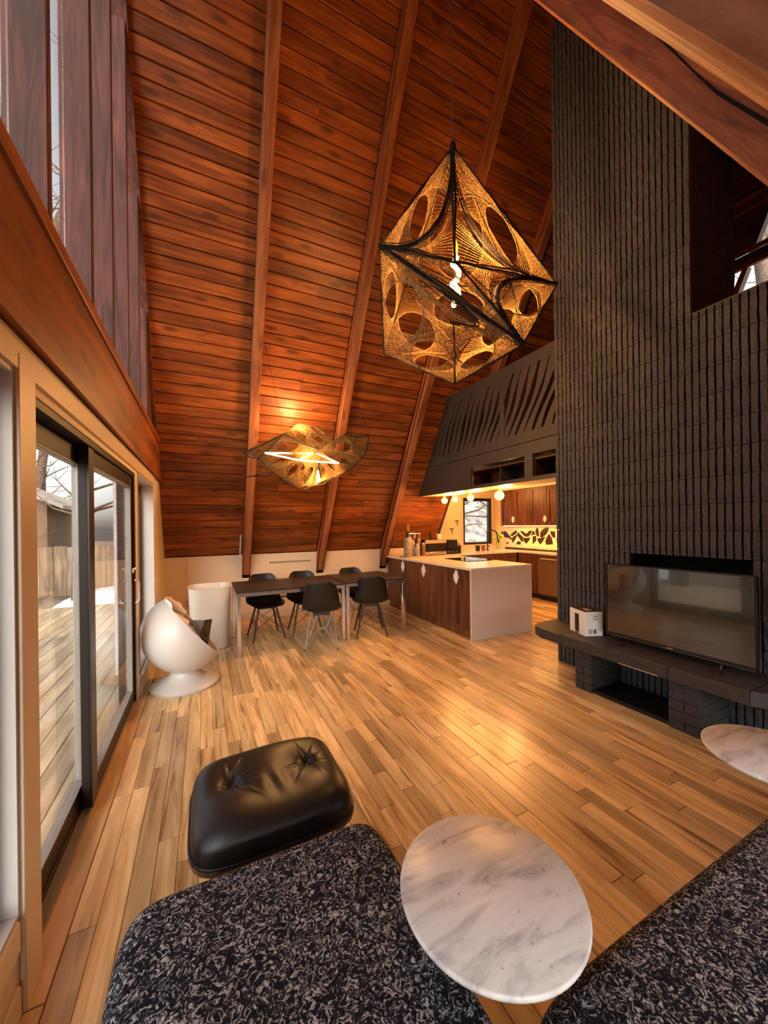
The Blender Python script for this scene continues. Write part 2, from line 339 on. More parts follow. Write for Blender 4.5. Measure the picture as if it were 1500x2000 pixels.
def single(name, mb, mat, label, cat, group=None, **k):
    """a thing that is one mesh; its origin goes to the foot of the mesh"""
    xs = [p[0] for p in mb.v]; ys = [p[1] for p in mb.v]; zs = [p[2] for p in mb.v]
    off = Vector(((min(xs)+max(xs))/2, (min(ys)+max(ys))/2, min(zs)))
    mb2 = MB(); mb2.v = [tuple(Vector(p) - off) for p in mb.v]; mb2.f = mb.f
    o = part(name, mb2, mat, None, **k); o.location = off; OFF[o.name] = off
    o['label'] = label; o['category'] = cat
    if group: o['group'] = group
    return o
def struct(name, mb, mat, **k):
    o = part(name, mb, mat, None, **k); o['kind'] = 'structure'; OFF[o.name] = Vector((0,0,0)); return o
def sroot(name):
    o = bpy.data.objects.new(name, None); COL.objects.link(o); o['kind'] = 'structure'; OFF[o.name] = Vector((0,0,0)); return o
def copy_tree(o, parent=None):
    c = o.copy(); COL.objects.link(c); c.parent = parent
    for ch in list(o.children): copy_tree(ch, c)
    return c
def point(name, loc, energy, col=WARM, size=0.05):
    d = bpy.data.lights.new(name, 'POINT'); d.energy = energy; d.color = col; d.shadow_soft_size = size
    o = bpy.data.objects.new(name, d); COL.objects.link(o); o.location = loc; return o

# ================================================================== SETTING
XW = -0.51           # inner face of the glass gable wall
YK = 6.12            # far knee wall
TS = math.tan(math.radians(59)); CS, SN = math.cos(math.radians(59)), math.sin(math.radians(59))
def yfar(z): return YK - (z - 1.03) / TS                     # far roof slope, board faces
def znear(y): return 1.92 + 1.94 * y                          # near roof slope, board faces
YR = (1.03 + YK * TS - 1.92) / (1.94 + TS); ZR = znear(YR)    # ridge
XE = 6.05            # kitchen end wall

# ---- floor: planks run along y
fl = struct('floor', MB().box(-0.62, 6.1, -0.9, 6.6, -0.05, -0.017), 'sub')
PW = 0.083
planks = []
x = -0.452; row = 0
while x < 5.95:
    y = -0.85 - random.random() * 0.8
    while y < 6.1:
        L = random.choice((0.35, 0.5, 0.62, 0.75, 0.9, 1.05, 1.25, 1.45))
        y0, y1 = max(y, -0.85), min(y + L, 6.115)
        if y1 - y0 > 0.03: planks.append((x, y0, y1))
        y += L
    x += PW; row += 1
def seen(x, y, z):
    d = x * _F.x + y * _F.y
    if d < 0.25: return 0
    r = (x * _R.x + y * _R.y) / d * 722; u = (z - CAM_H) / d * 722
    if abs(r) > 770 or not (-1000 < u < 1050): return 0
    return 1.0 / (d * d * math.sqrt(d*d + (z-CAM_H)**2))
def hid(x, y):       # under furniture or behind the chimney
    return (x < 0.56 and y < 1.15) or (y < 0.5) or (x > 3.0 and y < 2.7) or (3.0 < x < 4.0 and y > 3.6) or x > 4.3
sc = sorted(planks, key=lambda p: -(0 if hid(p[0]+.04, (p[1]+p[2])/2) else seen(p[0]+.04, (p[1]+p[2])/2, 0) * (p[2]-p[1])))
rest = MB()
def plank_mb(mb, x, y0, y1):
    g = 0.0009; e = 0.0016; z = random.uniform(-0.0003, 0.0003)
    a, b, c, d = x + g, x + PW - g, y0 + g, y1 - g
    v = [(a,c,-0.017),(b,c,-0.017),(b,d,-0.017),(a,d,-0.017),(a,c,-e),(b,c,-e),(b,d,-e),(a,d,-e),(a+e,c+e,z),(b-e,c+e,z),(b-e,d-e,z),(a+e,d-e,z)]
    mb.add(v, [(0,1,5,4),(1,2,6,5),(2,3,7,6),(3,0,4,7),(4,5,9,8),(5,6,10,9),(6,7,11,10),(7,4,8,11),(8,9,10,11)])
for i, (px, y0, y1) in enumerate(sc):
    if i < 296: part('floor_plank', (lambda m: (plank_mb(m, px, y0, y1), m)[1])(MB()), 'floor', fl, recalc=False)
    else: plank_mb(rest, px, y0, y1)
part('floor_planks', rest, 'floor', fl, recalc=False, kind='stuff')
for y0, y1 in ((-.85, .3), (.3, 1.478), (3.722, 4.9), (4.9, 6.1)): part('edge_board', MB().box(-.508, -.454, y0+.001, y1-.001, -.017, 0.0), 'floor', fl)
part('threshold_board', MB().box(-0.535, -0.454, 1.48, 3.72, -0.017, 0.004), 'strip', fl, bevel=0.002, seg=1)

# ---- far roof slope: ceiling boards between the rafters
ce = struct('ceiling', MB().prism([(yfar(1.0)+.03, 1.0), (yfar(ZR)+.03, ZR), (yfar(ZR)+.14, ZR), (yfar(1.0)+.14, 1.0)], XW - 0.05, 4.12, 'x')
            .prism([(yfar(2.3)+.03, 2.3), (yfar(ZR)+.03, ZR), (yfar(ZR)+.14, ZR), (yfar(2.3)+.14, 2.3)], 4.12, XE + 0.1, 'x'), 'dark_wood')
RX = [0.525, 1.70, 2.88, 4.06]; RW = 0.115
bays = [(XW, RX[0]), (RX[0]+RW, RX[1]), (RX[1]+RW, RX[2]), (RX[2]+RW, RX[3]), (RX[3]+RW, XE)]
BW = 0.1215
nrow = int((ZR - 1.03) / SN / BW)
def slope_pt(s, off):      # s metres up the slope from the knee wall, off metres towards the room
    return (YK - s * CS - off * SN, 1.03 + s * SN - off * CS)
up_rest = MB()
def ceil_board(mb, x0, x1, s0, s1):
    t = random.uniform(-0.0015, 0.0015); e = 0.009
    q = [slope_pt(s0+.001, -0.03), slope_pt(s1-.001, -0.03), slope_pt(s1-.002, t-0.013), slope_pt(s1-e, t), slope_pt(s0+e, t), slope_pt(s0+.002, t-0.013)]
    n = 6
    v = [(x0, *p) for p in q] + [(x1, *p) for p in q]
    mb.add(v, [tuple(range(n)), tuple(range(2*n-1, n-1, -1))] + [(i, n+i, n+(i+1) % n, (i+1) % n) for i in range(n)])
for bi, (x0, x1) in enumerate(bays):
    for k in range(nrow):
        s0, s1 = k * BW, (k + 1) * BW
        z = 1.03 + s0 * SN
        if bi == 4 and z < 2.42: continue
        if bi >= 3 and z < 2.0 and x0 > 4.1: continue
        cuts = [x0, x1]
        if random.random() < 0.14: cuts = [x0, x0 + (x1-x0) * random.uniform(0.3, 0.7), x1]
        for a, b in zip(cuts[:-1], cuts[1:]):
            if bi == 4: ceil_board(up_rest, a, b, s0, s1)
            else:
                mb = MB(); ceil_board(mb, a + .0007, b - .0007, s0, s1); part('ceiling_board', mb, 'ceil', ce)
part('ceiling_boards', up_rest, 'ceil', ce, kind='stuff')
for rx in RX:
    top = (ZR - 1.03) / SN
    a, b = slope_pt(-0.0 if rx > 4 else -0.30, 0.135), slope_pt(top + 0.05, 0.135)
    c, d = slope_pt(top + 0.05, -0.01), slope_pt(-0.0 if rx > 4 else -0.12, -0.01)
    if rx > 4: a, d = slope_pt(1.65, 0.135), slope_pt(1.65, -0.01)
    mb = MB()
    if rx < 4: mb.prism([(min(a[0], YK-.005), a[1]) , b, c, (YK-.005, d[1]+.02), (YK-.005, a[1]-.05)], rx, rx + RW, 'x')
    else: mb.prism([a, b, c, d], rx, rx + RW, 'x')
    part('rafter', mb, 'rafter', ce, bevel=0.006, seg=1)
# ---- near roof slope
AN = math.atan(1.94); CN, SNN = math.cos(AN), math.sin(AN)
def near_pt(t, off):       # t metres up from y=0, off towards the room
    return (t * CN + off * SNN, 1.92 + t * SNN - off * CN)
tn = YR / CN
cn = struct('ceiling.001', MB().prism([near_pt(-1.1, -0.03), near_pt(tn, -0.03), near_pt(tn, -0.14), near_pt(-1.1, -0.14)], XW - 0.05, XE + 0.1, 'x'), 'dark_wood')
nb = MB()
for k in range(int((tn + 1.1) / BW)):
    q = [near_pt(-1.1 + k*BW + .001, -0.03), near_pt(-1.1 + (k+1)*BW - .001, -0.03), near_pt(-1.1 + (k+1)*BW - .004, 0), near_pt(-1.1 + k*BW + .004, 0)]
    nb.prism(q, XW, XE, 'x')
part('ceiling_boards', nb, 'ceil', cn, kind='stuff')
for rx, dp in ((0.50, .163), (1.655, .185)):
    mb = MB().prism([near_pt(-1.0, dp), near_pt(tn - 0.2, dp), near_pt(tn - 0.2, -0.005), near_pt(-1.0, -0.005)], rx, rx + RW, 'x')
    part('rafter', mb, 'rafter_daylit' if rx < 1 else 'rafter_shaded', cn, bevel=0.008, seg=1)
ck = [(.98, 3.71, .0005), (.935, 3.607, .006), (.795, 3.293, .011), (.72, 3.12, .008), (.654, 2.974, .014), (.524, 2.737, .017), (.40, 2.50, .012), (.30, 2.31, .001)]
part('drying_crack', MB().prism([(y-.45*w, z+.9*w) for y, z, w in [(a_, b_, c_*.42) for a_, b_, c_ in ck]] + [(y+.45*w, z-.9*w) for y, z, w in [(a_, b_, c_*.42) for a_, b_, c_ in ck[::-1]]], 1.6544, 1.6549, 'x'), 'mortar', cn)
struct('trim_1', MB().box(XW, XE, YR - 0.03, YR + 0.03, ZR - 0.14, ZR - 0.03), 'rafter')
# ---- far knee wall
struct('wall_far', MB().box(XW - 0.05, 4.12, YK, YK + 0.1, 0, 1.02), 'cream')
struct('baseboard_far', MB().box(XW, 3.0, YK - 0.014, YK, 0, 0.115), 'trimw', bevel=0.004, seg=1)
struct('wall_near', MB().box(XW - 0.05, XE, -0.80, -0.72, 0, 0.6), 'cream')
# ---- glass gable wall
def slope_in(z): return yfar(z)
wl_ = MB()
wl_.box(XW-.12, XW, -0.75, 0.2, 0, 2.06)                       # solid behind the camera
wl_.box(XW-.12, XW, 0.2, 1.475, 0, 0.30).box(XW-.12, XW, 0.2, 1.475, 1.93, 2.06)
wl_.box(XW-.12, XW, 1.475, 1.60, 0, 2.06)
wl_.box(XW-.12, XW, 1.60, 3.66, 1.905, 2.06)
wl_.box(XW-.12, XW, 3.66, 3.78, 0, 2.06)
wl_.box(XW-.12, XW, 3.78, 4.86, 0, 0.22).box(XW-.12, XW, 3.78, 4.86, 1.93, 2.06)
wl_.prism([(4.86, 0), (6.13, 0), (6.13, 1.03), (yfar(2.06), 2.06), (4.86, 2.06)], XW-.12, XW, 'x')
struct('wall_left', wl_, 'cream')
# paneled lower wall under the near window
mb = MB().box(XW, XW+.012, 0.2, 1.455, 0.21, 0.30).box(XW, XW+.012, 0.2, 1.455, 0.02, 0.11)
struct('trim_2', mb, 'trimw', bevel=0.003, seg=1)
struct('trim_3', MB().box(XW, XW+.016, 1.478, 1.60, 0.0, 1.985), 'trimw', bevel=0.003, seg=1)
struct('trim_4', MB().box(XW, XW+.014, 0.2, 4.90, 1.935, 2.035), 'trimw', bevel=0.003, seg=1)
bm_ = sroot('trim_5')
part('beam_face', MB().prism([(-0.7, 2.045), (yfar(2.045)-.005, 2.045), (yfar(2.47)-.005, 2.47), (-0.7, 2.47)], XW-.12, XW+.03, 'x'), 'beam', bm_)
part('beam_lip', MB().prism([(-0.7, 2.035), (yfar(2.035)-.005, 2.035), (yfar(2.07)-.005, 2.07), (-0.7, 2.07)], XW+.0305, XW+.045, 'x'), 'beam', bm_)
part('cap_board', MB().prism([(-0.7, 2.4705), (yfar(2.4705)-.005, 2.4705), (yfar(2.53)-.005, 2.53), (-0.7, 2.53)], XW-.14, XW+.045, 'x'), 'beam', bm_, bevel=0.004, seg=1)
pw_ = sroot('wall_upper')
PY = [0.58, 1.17, 1.777, 2.38, 2.89, 3.43, 3.975, 4.45]; PT = 0.04
for i, py in enumerate(PY):
    top = min(znear(py) if py < YR else 99, 1.03 + (YK - py) * TS, ZR) - 0.02
    if py < 0.7: top = znear(py) - .05
    pt = MB().prism([(py, 2.531), (py + PT, 2.531), (py + PT, top - (PT*TS if py > YR else 0)), (py, top)], XW-.125, XW+.005, 'x')
    part('window_post', pt, 'post', pw_, bevel=0.004, seg=1)
for i in range(len(PY)-1):
    y0, y1 = PY[i] + PT + .001, PY[i+1] - .001
    f = lambda y: (min(znear(y), 1.03 + (YK - y) * TS, ZR) - .1)
    part('glass_pane', MB().prism([(y0, 2.54), (y1, 2.54), (y1, f(y1)), (y0, f(y0))], XW-.109, XW-.103, 'x'), 'glass', pw_)
    part('glazing_bead', MB().box(XW-.10, XW-.088, y0, y0+.014, 2.5315, f(y0)), 'dark_wood', pw_)
a0, a1 = (YK - (2.53-1.03)/TS), YR
part('raking_trim', MB().prism([(yfar(2.54)-.006, 2.54), (yfar(ZR-.1)-.006, ZR-.1), (yfar(ZR-.1)-.075, ZR-.1), (yfar(2.54)-.075, 2.54)], XW-.10, XW+.02, 'x'), 'post', pw_)
part('end_panel', MB().prism([(4.54, 2.54), (yfar(2.54)-.077, 2.54), (4.54, 2.54 + (yfar(2.54)-.077-4.54)*TS)], XW-.12, XW-.02, 'x'), 'post', pw_)
# near white window
w1 = sroot('window_1')
wf = MB(); Y0, Y1, Z0, Z1 = 0.2, 1.475, 0.30, 1.93
for a in ((Y1-.012, Y1, Z0, Z1), (Y0, Y0+.012, Z0, Z1), (Y0+.012, Y1-.012, Z1-.012, Z1), (Y0+.012, Y1-.012, Z0, Z0+.012)): wf.box(XW-.119, XW+.004, *a)
part('window_lining', wf, 'winw', w1)
sf = MB()
for a in ((Y1-.06, Y1-.0125, Z0+.0125, Z1-.0125), (Y0+.0125, Y0+.06, Z0+.0125, Z1-.0125), (Y0+.06, Y1-.06, Z1-.06, Z1-.0125), (Y0+.06, Y1-.06, Z0+.0125, Z0+.06)): sf.box(XW-.10, XW-.045, *a)
part('window_frame', sf, 'winw', w1)
part('glass_pane', MB().box(XW-.078, XW-.072, Y0+.061, Y1-.061, Z0+.061, Z1-.061), 'glass', w1)
# far narrow window
w2 = sroot('window_2'); wf = MB(); Y0, Y1, Z0, Z1 = 3.78, 4.86, 0.22, 1.93
for a in ((Y1-.014, Y1, Z0, Z1), (Y0, Y0+.014, Z0, Z1), (Y0+.014, Y1-.014, Z1-.014, Z1), (Y0+.014, Y1-.014, Z0, Z0+.02)): wf.box(XW-.17, XW+.006, *a)
part('window_lining', wf, 'winw', w2)
sf = MB()
for a in ((Y1-.07, Y1-.0145, Z0+.0205, Z1-.0145), (Y0+.0145, Y0+.07, Z0+.0205, Z1-.0145), (Y0+.07, Y1-.07, Z1-.07, Z1-.0145), (Y0+.07, Y1-.07, Z0+.0205, Z0+.07)): sf.box(XW-.16, XW-.11, *a)
part('window_frame', sf, 'bronze', w2)
part('glass_pane', MB().box(XW-.138, XW-.132, Y0+.071, Y1-.071, Z0+.071, Z1-.071), 'glass', w2)
part('window_sill', MB().box(XW+.007, XW+.03, 3.78, 4.88, 0.185, 0.222), 'white', w2, bevel=0.003, seg=1)
struct('baseboard_left', MB().box(XW, XW+.014, 3.78, 6.1, 0.0, 0.12), 'trimw', bevel=0.003, seg=1)
# sliding door
dr = sroot('door_1'); D0, D1, DZ = 1.60, 3.66, 1.905
fr = MB().box(XW-.12, XW-.005, D0, D0+.03, 0.03, DZ).box(XW-.12, XW-.005, D1-.04, D1, 0.03, DZ).box(XW-.12, XW-.005, D0+.03, D1-.04, DZ-.035, DZ)
part('door_frame', fr, 'bronze', dr, bevel=0.003, seg=1)
tr = MB().box(XW-.12, XW-.022, D0, D1, -0.015, 0.03).box(XW-.052, XW-.046, D0+.03, D1-.04, 0.031, 0.045).box(XW-.098, XW-.092, D0+.03, D1-.04, 0.031, 0.045)
part('door_track', tr, 'gasket', dr)
def sash(y0, y1, xi, left):
    s = MB(); st = 0.075; bt = 0.10; x0, x1 = xi - .038, xi
    s.box(x0, x1, y0, y0+st, .046, DZ-.04).box(x0, x1, y1-st, y1, .046, DZ-.04).box(x0, x1, y0+st, y1-st, .046, .046+bt).box(x0, x1, y0+st, y1-st, DZ-.04-.08, DZ-.04)
    o = part('door_sash', s, 'bronze' if not left else 'bronze', dr, bevel=0.003, seg=1)
    g = MB(); a, b, c, d = y0+st, y1-st, .046+bt, DZ-.12
    for q in ((a, a+.007, c, d), (b-.007, b, c, d), (a+.007, b-.007, c, c+.007), (a+.007, b-.007, d-.007, d)): g.box(x0-.001, x1+.001, *q)
    part('gasket', g, 'gasket', o)
    part('glass_pane', MB().box((x0+x1)/2-.003, (x0+x1)/2+.003, a+.0071, b-.0071, c+.0071, d-.0071), 'glass', o)
    return o
sash(1.63, 2.50, XW-.062, True)
s2 = sash(2.33, 3.62, XW-.016, False)
part('meeting_stile', MB().box(XW-.0159, XW-.008, 2.325, 2.42, .046, DZ-.04), 'blackm', dr)
# handles of the sliding door
hd = MB()
hx = XW - .016; hy = 3.575
hd.path([(hx, hy, 1.03), (hx+.035, hy, 1.03), (hx+.05, hy, 1.01), (hx+.05, hy, .87), (hx+.035, hy, .85), (hx, hy, .85)], .007, 8)
part('door_handle', hd, 'chrome', dr, smooth=True)
part('handle_plate', MB().box(hx, hx+.004, hy-.018, hy+.018, .81, 1.06), 'black', dr)
part('lock_lever', MB().box(hx+.0041, hx+.014, hy-.015, hy+.015, 1.09, 1.13).tube((hx+.01, hy, 1.11), (hx+.035, hy-.005, 1.135), .006, 8), 'chrome', dr, bevel=0.002, seg=1)
# ---- kitchen enclosure
YB = 6.50
ke = MB().box(XE, XE+.1, 0.0, YB+.1, 0, 2.2)
struct('wall_right', ke, 'cream')
bk = MB().box(4.12, 5.09, YB, YB+.1, 0, 2.2).box(5.91, XE, YB, YB+.1, 0, 2.2).box(5.09, 5.91, YB, YB+.1, 0, 1.0).box(5.09, 5.91, YB, YB+.1, 2.03, 2.2)
struct('wall_back', bk, 'cream')
struct('wall_cheek', MB().prism([(yfar(0.9)+.0, .9), (YB+.1, .9), (YB+.1, 2.2), (yfar(2.2)+.03, 2.2)], 4.125, 4.19, 'x'), 'cream')
struct('ceiling.002', MB().prism([(2.75, 2.205), (YB+.1, 2.205), (YB+.1, 2.26), (2.75, 2.26)], 3.80, XE, 'x').box(4.21, XE, 0.6, 2.75, 2.205, 2.26), 'cream')
struct('floor.001', MB().box(3.43, XE, 1.52, 4.9, 2.262, 2.40), 'dark_wood')
w3 = sroot('window_3'); fm = MB()
for a in ((5.09, 5.155, 1.0, 2.03), (5.845, 5.91, 1.0, 2.03), (5.155, 5.845, 1.0, 1.05), (5.155, 5.845, 1.965, 2.03)): fm.box(a[0], a[1], YB+.02, YB+.07, a[2], a[3])
part('window_frame', fm, 'blackm', w3); part('glass_pane', MB().box(5.156, 5.844, YB+.042, YB+.048, 1.051, 1.964), 'glass', w3)
tm = MB()
for a in ((5.03, 5.089, .97, 2.09), (5.911, 5.97, .97, 2.09), (5.089, 5.911, 2.031, 2.09)): tm.box(a[0], a[1], YB-.014, YB, a[2], a[3])
part('window_casing', tm, 'trimw', w3, bevel=0.003, seg=1)
# upper gable at the right end, with its slanted windows
gr = sroot('wall_gable')
GX = XE
def gpoly(name, poly, mat='dark_wood', a=GX, b=GX+.08): return part(name, MB().prism(poly, a, b, 'x'), mat, gr)
def yn(z): return (z - 1.92) / 1.94
gpoly('gable_wall', [(yn(2.27), 2.27), (yfar(2.27), 2.27), (yfar(4.15), 4.15), (yn(4.15), 4.15)])
gpoly('gable_wall', [(2.30, 4.151), (yfar(4.151), 4.151), (yfar(ZR), ZR-.02), (2.30, ZR-.6)])
gpoly('gable_wall', [(yn(5.22), 5.22), (2.29, 5.22), (2.29, 6.5), (yn(6.5), 6.5)])
gpoly('gable_wall', [(yn(5.42), 5.42), (2.30, 5.42), (2.30, 6.35), (yn(6.35), 6.35)], a=GX+.081, b=GX+.15)
def rail(z, t, x=GX-.05): 
    part('window_rail', MB().box(x, GX-.001, yn(z)+.02, 2.28, z, z+t), 'beam', gr)
rail(4.152, .05); rail(4.56, .05); rail(4.74, .04); rail(5.22, .04); rail(5.36, .04)
gpoly('gable_panel', [(yn(4.61), 4.612), (2.29, 4.612), (2.29, 4.738), (yn(4.738), 4.738)])
part('slanted_mullion', MB().prism([(2.22, 4.203), (2.28, 4.203), (2.28, 4.24), (2.15, 4.558), (2.09, 4.558)], GX-.04, GX+.05, 'x'), 'rafter', gr)
part('slanted_mullion', MB().prism([(2.02, 4.782), (2.28, 4.782), (2.28, 5.218), (1.86, 5.218)], GX-.04, GX+.05, 'x'), 'dark_wood', gr)
for z0, z1 in ((4.203, 4.558), (4.782, 5.218)):
    part('glass_pane', MB().prism([(yn(z0)+.05, z0), (2.27, z0), (2.27, z1), (yn(z1)+.05, z1)], GX+.06, GX+.066, 'x'), 'glass', gr)

# ================================================================== CHIMNEY
CX = 3.35; CY1 = 2.715; SY = 1.515; LZ = 3.02
ch = sroot('wall_chimney')
core = MB()
core.box(CX+.04, 3.80, -0.2, CY1-.005, 0, .98)
core.box(CX+.04, 3.80, -0.2, 1.165, .98, 1.18).box(CX+.04, 3.80, 1.965, CY1-.005, .98, 1.18)
core.box(3.62, 3.80, 1.165, 1.965, .98, 1.18)
core.box(CX+.04, 3.80, -0.2, CY1-.005, 1.18, LZ)
part('core', core, 'mortar', ch)
part('core', MB().prism([(SY+.005, LZ+.001), (CY1-.005, LZ+.001), (CY1-.005, 6.62), (YR-.04, 6.7), (SY+.005, znear(SY)-.02)], CX+.04, 4.10, 'x'), 'mortar', ch)
part('ledge_cap', MB().box(CX+.003, 3.80, -0.15, SY-.003, LZ+.001, LZ+.012), 'hearth', ch)
BP = 0.047; BH = 0.20
def brick_mesh(seed, hgt, wid=BP-.0115):
    r = random.Random(seed); mb = MB(); ny, nz = 3, 5
    P = []
    for i in range(nz):
        row = []
        for j in range(ny):
            y = (j/(ny-1)-.5) * wid; z = (i/(nz-1)) * (hgt-.004) + .002
            ed = 0.004 if (i in (0, nz-1)) else 0
            row.append((-.005 + r.uniform(-.004, .004) + ed, y + (r.uniform(-.0014, .0014)), z))
        P.append(row)
    mb.grid(P)
    n = len(mb.v); b = []
    idx = [0*ny+j for j in range(ny)] + [i*ny+ny-1 for i in range(1, nz)] + [(nz-1)*ny+j for j in range(ny-2, -1, -1)] + [i*ny for i in range(nz-2, 0, -1)]
    for k in idx:
        p = mb.v[k]; mb.v.append((.042, p[1], p[2]))
    m = len(idx)
    for k in range(m): mb.f.append((idx[(k+1) % m], idx[k], n + k, n + (k+1) % m))
    return mb
BM = [brick_mesh(s, BH) for s in range(9)]
BME = []
for mb in BM:
    me = bpy.data.meshes.new('brick'); me.from_pydata(mb.v, [], mb.f); me.materials.append(M['brick']); BME.append(me)
bl = []
ncol = int((CY1 + 0.15) / BP)
z0s = 1.18 - 5*BH
for cidx in range(ncol):
    yc = CY1 - BP * (cidx + .5)
    jit = random.uniform(-.003, .003) if False else 0
    k = 0; z = -.02 + 0.0
    zz = [0.0, 0.18] + [0.38 + BH*i for i in range(0, 40)]
    for zi in range(len(zz)-1):
        zb, zt = zz[zi], zz[zi+1]
        if yc < SY and zt > LZ + .005: 
            if zb < LZ - .03: bl.append((yc, zb, LZ - zb))
            continue
        if zb > min(znear(yc), 1.03 + (YK - yc)*TS) - .2: continue
        if 1.165 < yc < 1.965 and .97 < zb < 1.17: continue
        bl.append((yc, zb, zt - zb))
def bscore(b):
    yc, zb, hh = b
    if 1.05 < yc < 2.06 and .3 < zb < .95: return 0        # behind the television
    if zb < .3 and not (1.0 < yc < 2.4): return 0
    return seen(CX, yc, zb + .1)
bl.sort(key=lambda b: -bscore(b))
brest = MB()
for i, (yc, zb, hh) in enumerate(bl):
    v = random.randrange(len(BM)); w = 0.0008*math.sin(zb*9 + yc*40)
    if i < 296:
        o = bpy.data.objects.new('brick', BME[v]); COL.objects.link(o); o.parent = ch
        o.location = (CX, yc + w, zb); o.scale = (1, 1, hh/BH)
    else:
        brest.add([(p[0]+CX, p[1]+yc+w, p[2]*hh/BH+zb) for p in BM[v].v], BM[v].f)
# return of the flue facing the loft
for cidx in range(15):
    xc = CX + .045 + BP*(cidx+.5)
    for zi in range(0, 16):
        zb = LZ + .012 + BH*zi
        if zb > znear(SY) - .1: continue
        b = BM[random.randrange(len(BM))]
        brest.add([(xc + p[1], SY + p[0]+.0, zb + p[2]) for p in b.v], b.f)
part('bricks', brest, 'brick', ch, recalc=False, kind='stuff')

# ================================================================== HEARTH
he = root('hearth', 'black slate hearth bench on two painted brick piers under the television', 'hearth', (3.1, 1.4, 0))
OFF['hearth'] = Vector((3.1, 1.4, 0))
def slab_poly(): return [(2.90, 1.03), (2.90, 2.33), (2.91, 2.55), (2.96, 2.66), (3.06, 2.715), (3.335, 2.73), (3.335, 0.4), (3.13, 0.4), (3.10, 0.62), (3.02, 0.86)]
ys = [2.73, 2.33, 1.90, 1.46, 1.03, 0.4]
def clip(poly, y0, y1):
    def cut(pl, yy, keep):
        out = []
        for i in range(len(pl)):
            a, b = pl[i], pl[(i+1) % len(pl)]
            ka, kb = keep(a[1]), keep(b[1])
            if ka: out.append(a)
            if ka != kb:
                t = (yy - a[1]) / (b[1] - a[1]); out.append((a[0] + t*(b[0]-a[0]), yy))
        return out
    return cut(cut(poly, y0, lambda q: q >= y0), y1, lambda q: q <= y1)
for i in range(5):
    p = clip(slab_poly(), ys[i+1] + .001, ys[i] - .001)
    part('slab_stone', MB().prism(p, .345, .437, 'z'), 'hearth', he, bevel=0.006, seg=2)
def pier(y0, y1, x0=2.945, x1=3.334):
    n = 5; hh = .344 / n
    for k in range(n):
        z0, z1 = k*hh + .001, (k+1)*hh - .002
        L = y1 - y0; s = y0 + L * (.5 if k % 2 == 0 else .72 if y1 > 2 else .5)
        cuts = [y0, s, y1] if k % 2 == 0 or L > .17 and k % 2 else [y0, y1]
        if k % 2 and L > .17: cuts = [y0, y1]
        for a, b in zip(cuts[:-1], cuts[1:]):
            part('brick', MB().box(x0 + random.uniform(-.003, .003), x0 + .17, a + .0015, b - .0015, z0, z1), 'brick2', he, bevel=0.003, seg=1)
        part('brick', MB().box(x0 + .173, x1, y0 + .0015, y1 - .0015, z0, z1), 'brick2', he, bevel=0.003, seg=1)
pier(2.06, 2.21); pier(1.29, 1.48)
part('firebox_floor', MB().box(2.965, 3.332, 1.485, 2.055, 0.001, 0.03), 'black', he)
part('metal_strip', MB().box(2.8985, 2.8998, 1.52, 1.80, .348, .354), 'chrome', he)

# ================================================================== TELEVISION
tv = root('television', 'black flat-screen television standing on the slate hearth bench', 'television', (3.15, 1.555, .438)); 
x0 = 3.13; ty0, ty1, tz0, tz1 = 1.065, 2.045, .492, 1.10
fr = MB()
for a in ((ty0, ty0+.010, tz0, tz1), (ty1-.010, ty1, tz0, tz1), (ty0+.010, ty1-.010, tz1-.010, tz1), (ty0+.010, ty1-.010, tz0, tz0+.022)): fr.box(x0-.006, x0+.012, *a)
part('bezel', fr, 'black', tv, bevel=0.002, seg=1)
part('screen', MB().box(x0, x0+.0119, ty0+.0101, ty1-.0101, tz0+.0221, tz1-.0101), 'screen', tv)
part('casing', MB().box(x0+.0121, x0+.03, ty0+.002, ty1-.002, tz0+.002, tz1-.002).box(x0+.0301, x0+.07, ty0+.15, ty1-.15, tz0+.02, tz1-.2), 'black', tv, bevel=0.004, seg=1)
part('trim_line', MB().box(x0-.0065, x0-.0061, ty0+.012, ty1-.012, tz0+.001, tz0+.003), 'chrome', tv)
part('badge', MB().box(x0-.0069, x0-.0061, 1.535, 1.575, tz0+.007, tz0+.013), 'chrome', tv)
for yy in (1.25, 1.86):
    ft = MB().path([(x0-.09, yy+.03 if yy > 1.5 else yy-.03, .443), (x0-.02, yy, .449), (x0+.02, yy, .50)], .006, 6).path([(x0+.02, yy, .50), (x0+.06, yy, .449), (x0+.12, yy+.02 if yy > 1.5 else yy-.02, .443)], .006, 6)
    part('foot', ft, 'black', tv)

# ================================================================== PRODUCT BOX
bx = root('product_box', 'white cardboard box with dark printed lid left of the television', 'box', (3.12, 2.25, .438))
a, b = Vector((2.985, 2.255)), Vector((3.09, 2.09)); 
def boxpt(u, w): 
    # u along the face towards the window, w along the other face
    e1 = Vector((0.07, 0.19)).normalized(); e2 = Vector((0.19, -0.07)).normalized()
    o_ = Vector((3.035, 2.175)); p = o_ + e1*u + e2*w; return (p.x, p.y)
bw, bd, bz0, bz1 = .225, .17, .4385, .655
P4 = [boxpt(0, 0), boxpt(bw, 0), boxpt(bw, bd), boxpt(0, bd)]
part('carton', MB().prism(P4, bz0, bz1, 'z'), 'white', bx, bevel=0.003, seg=1)
part('lid_print', MB().prism([boxpt(.003, .003), boxpt(bw-.003, .003), boxpt(bw-.003, bd-.003), boxpt(.003, bd-.003)], bz1+.0001, bz1+.0012, 'z'), 'boxk', bx)
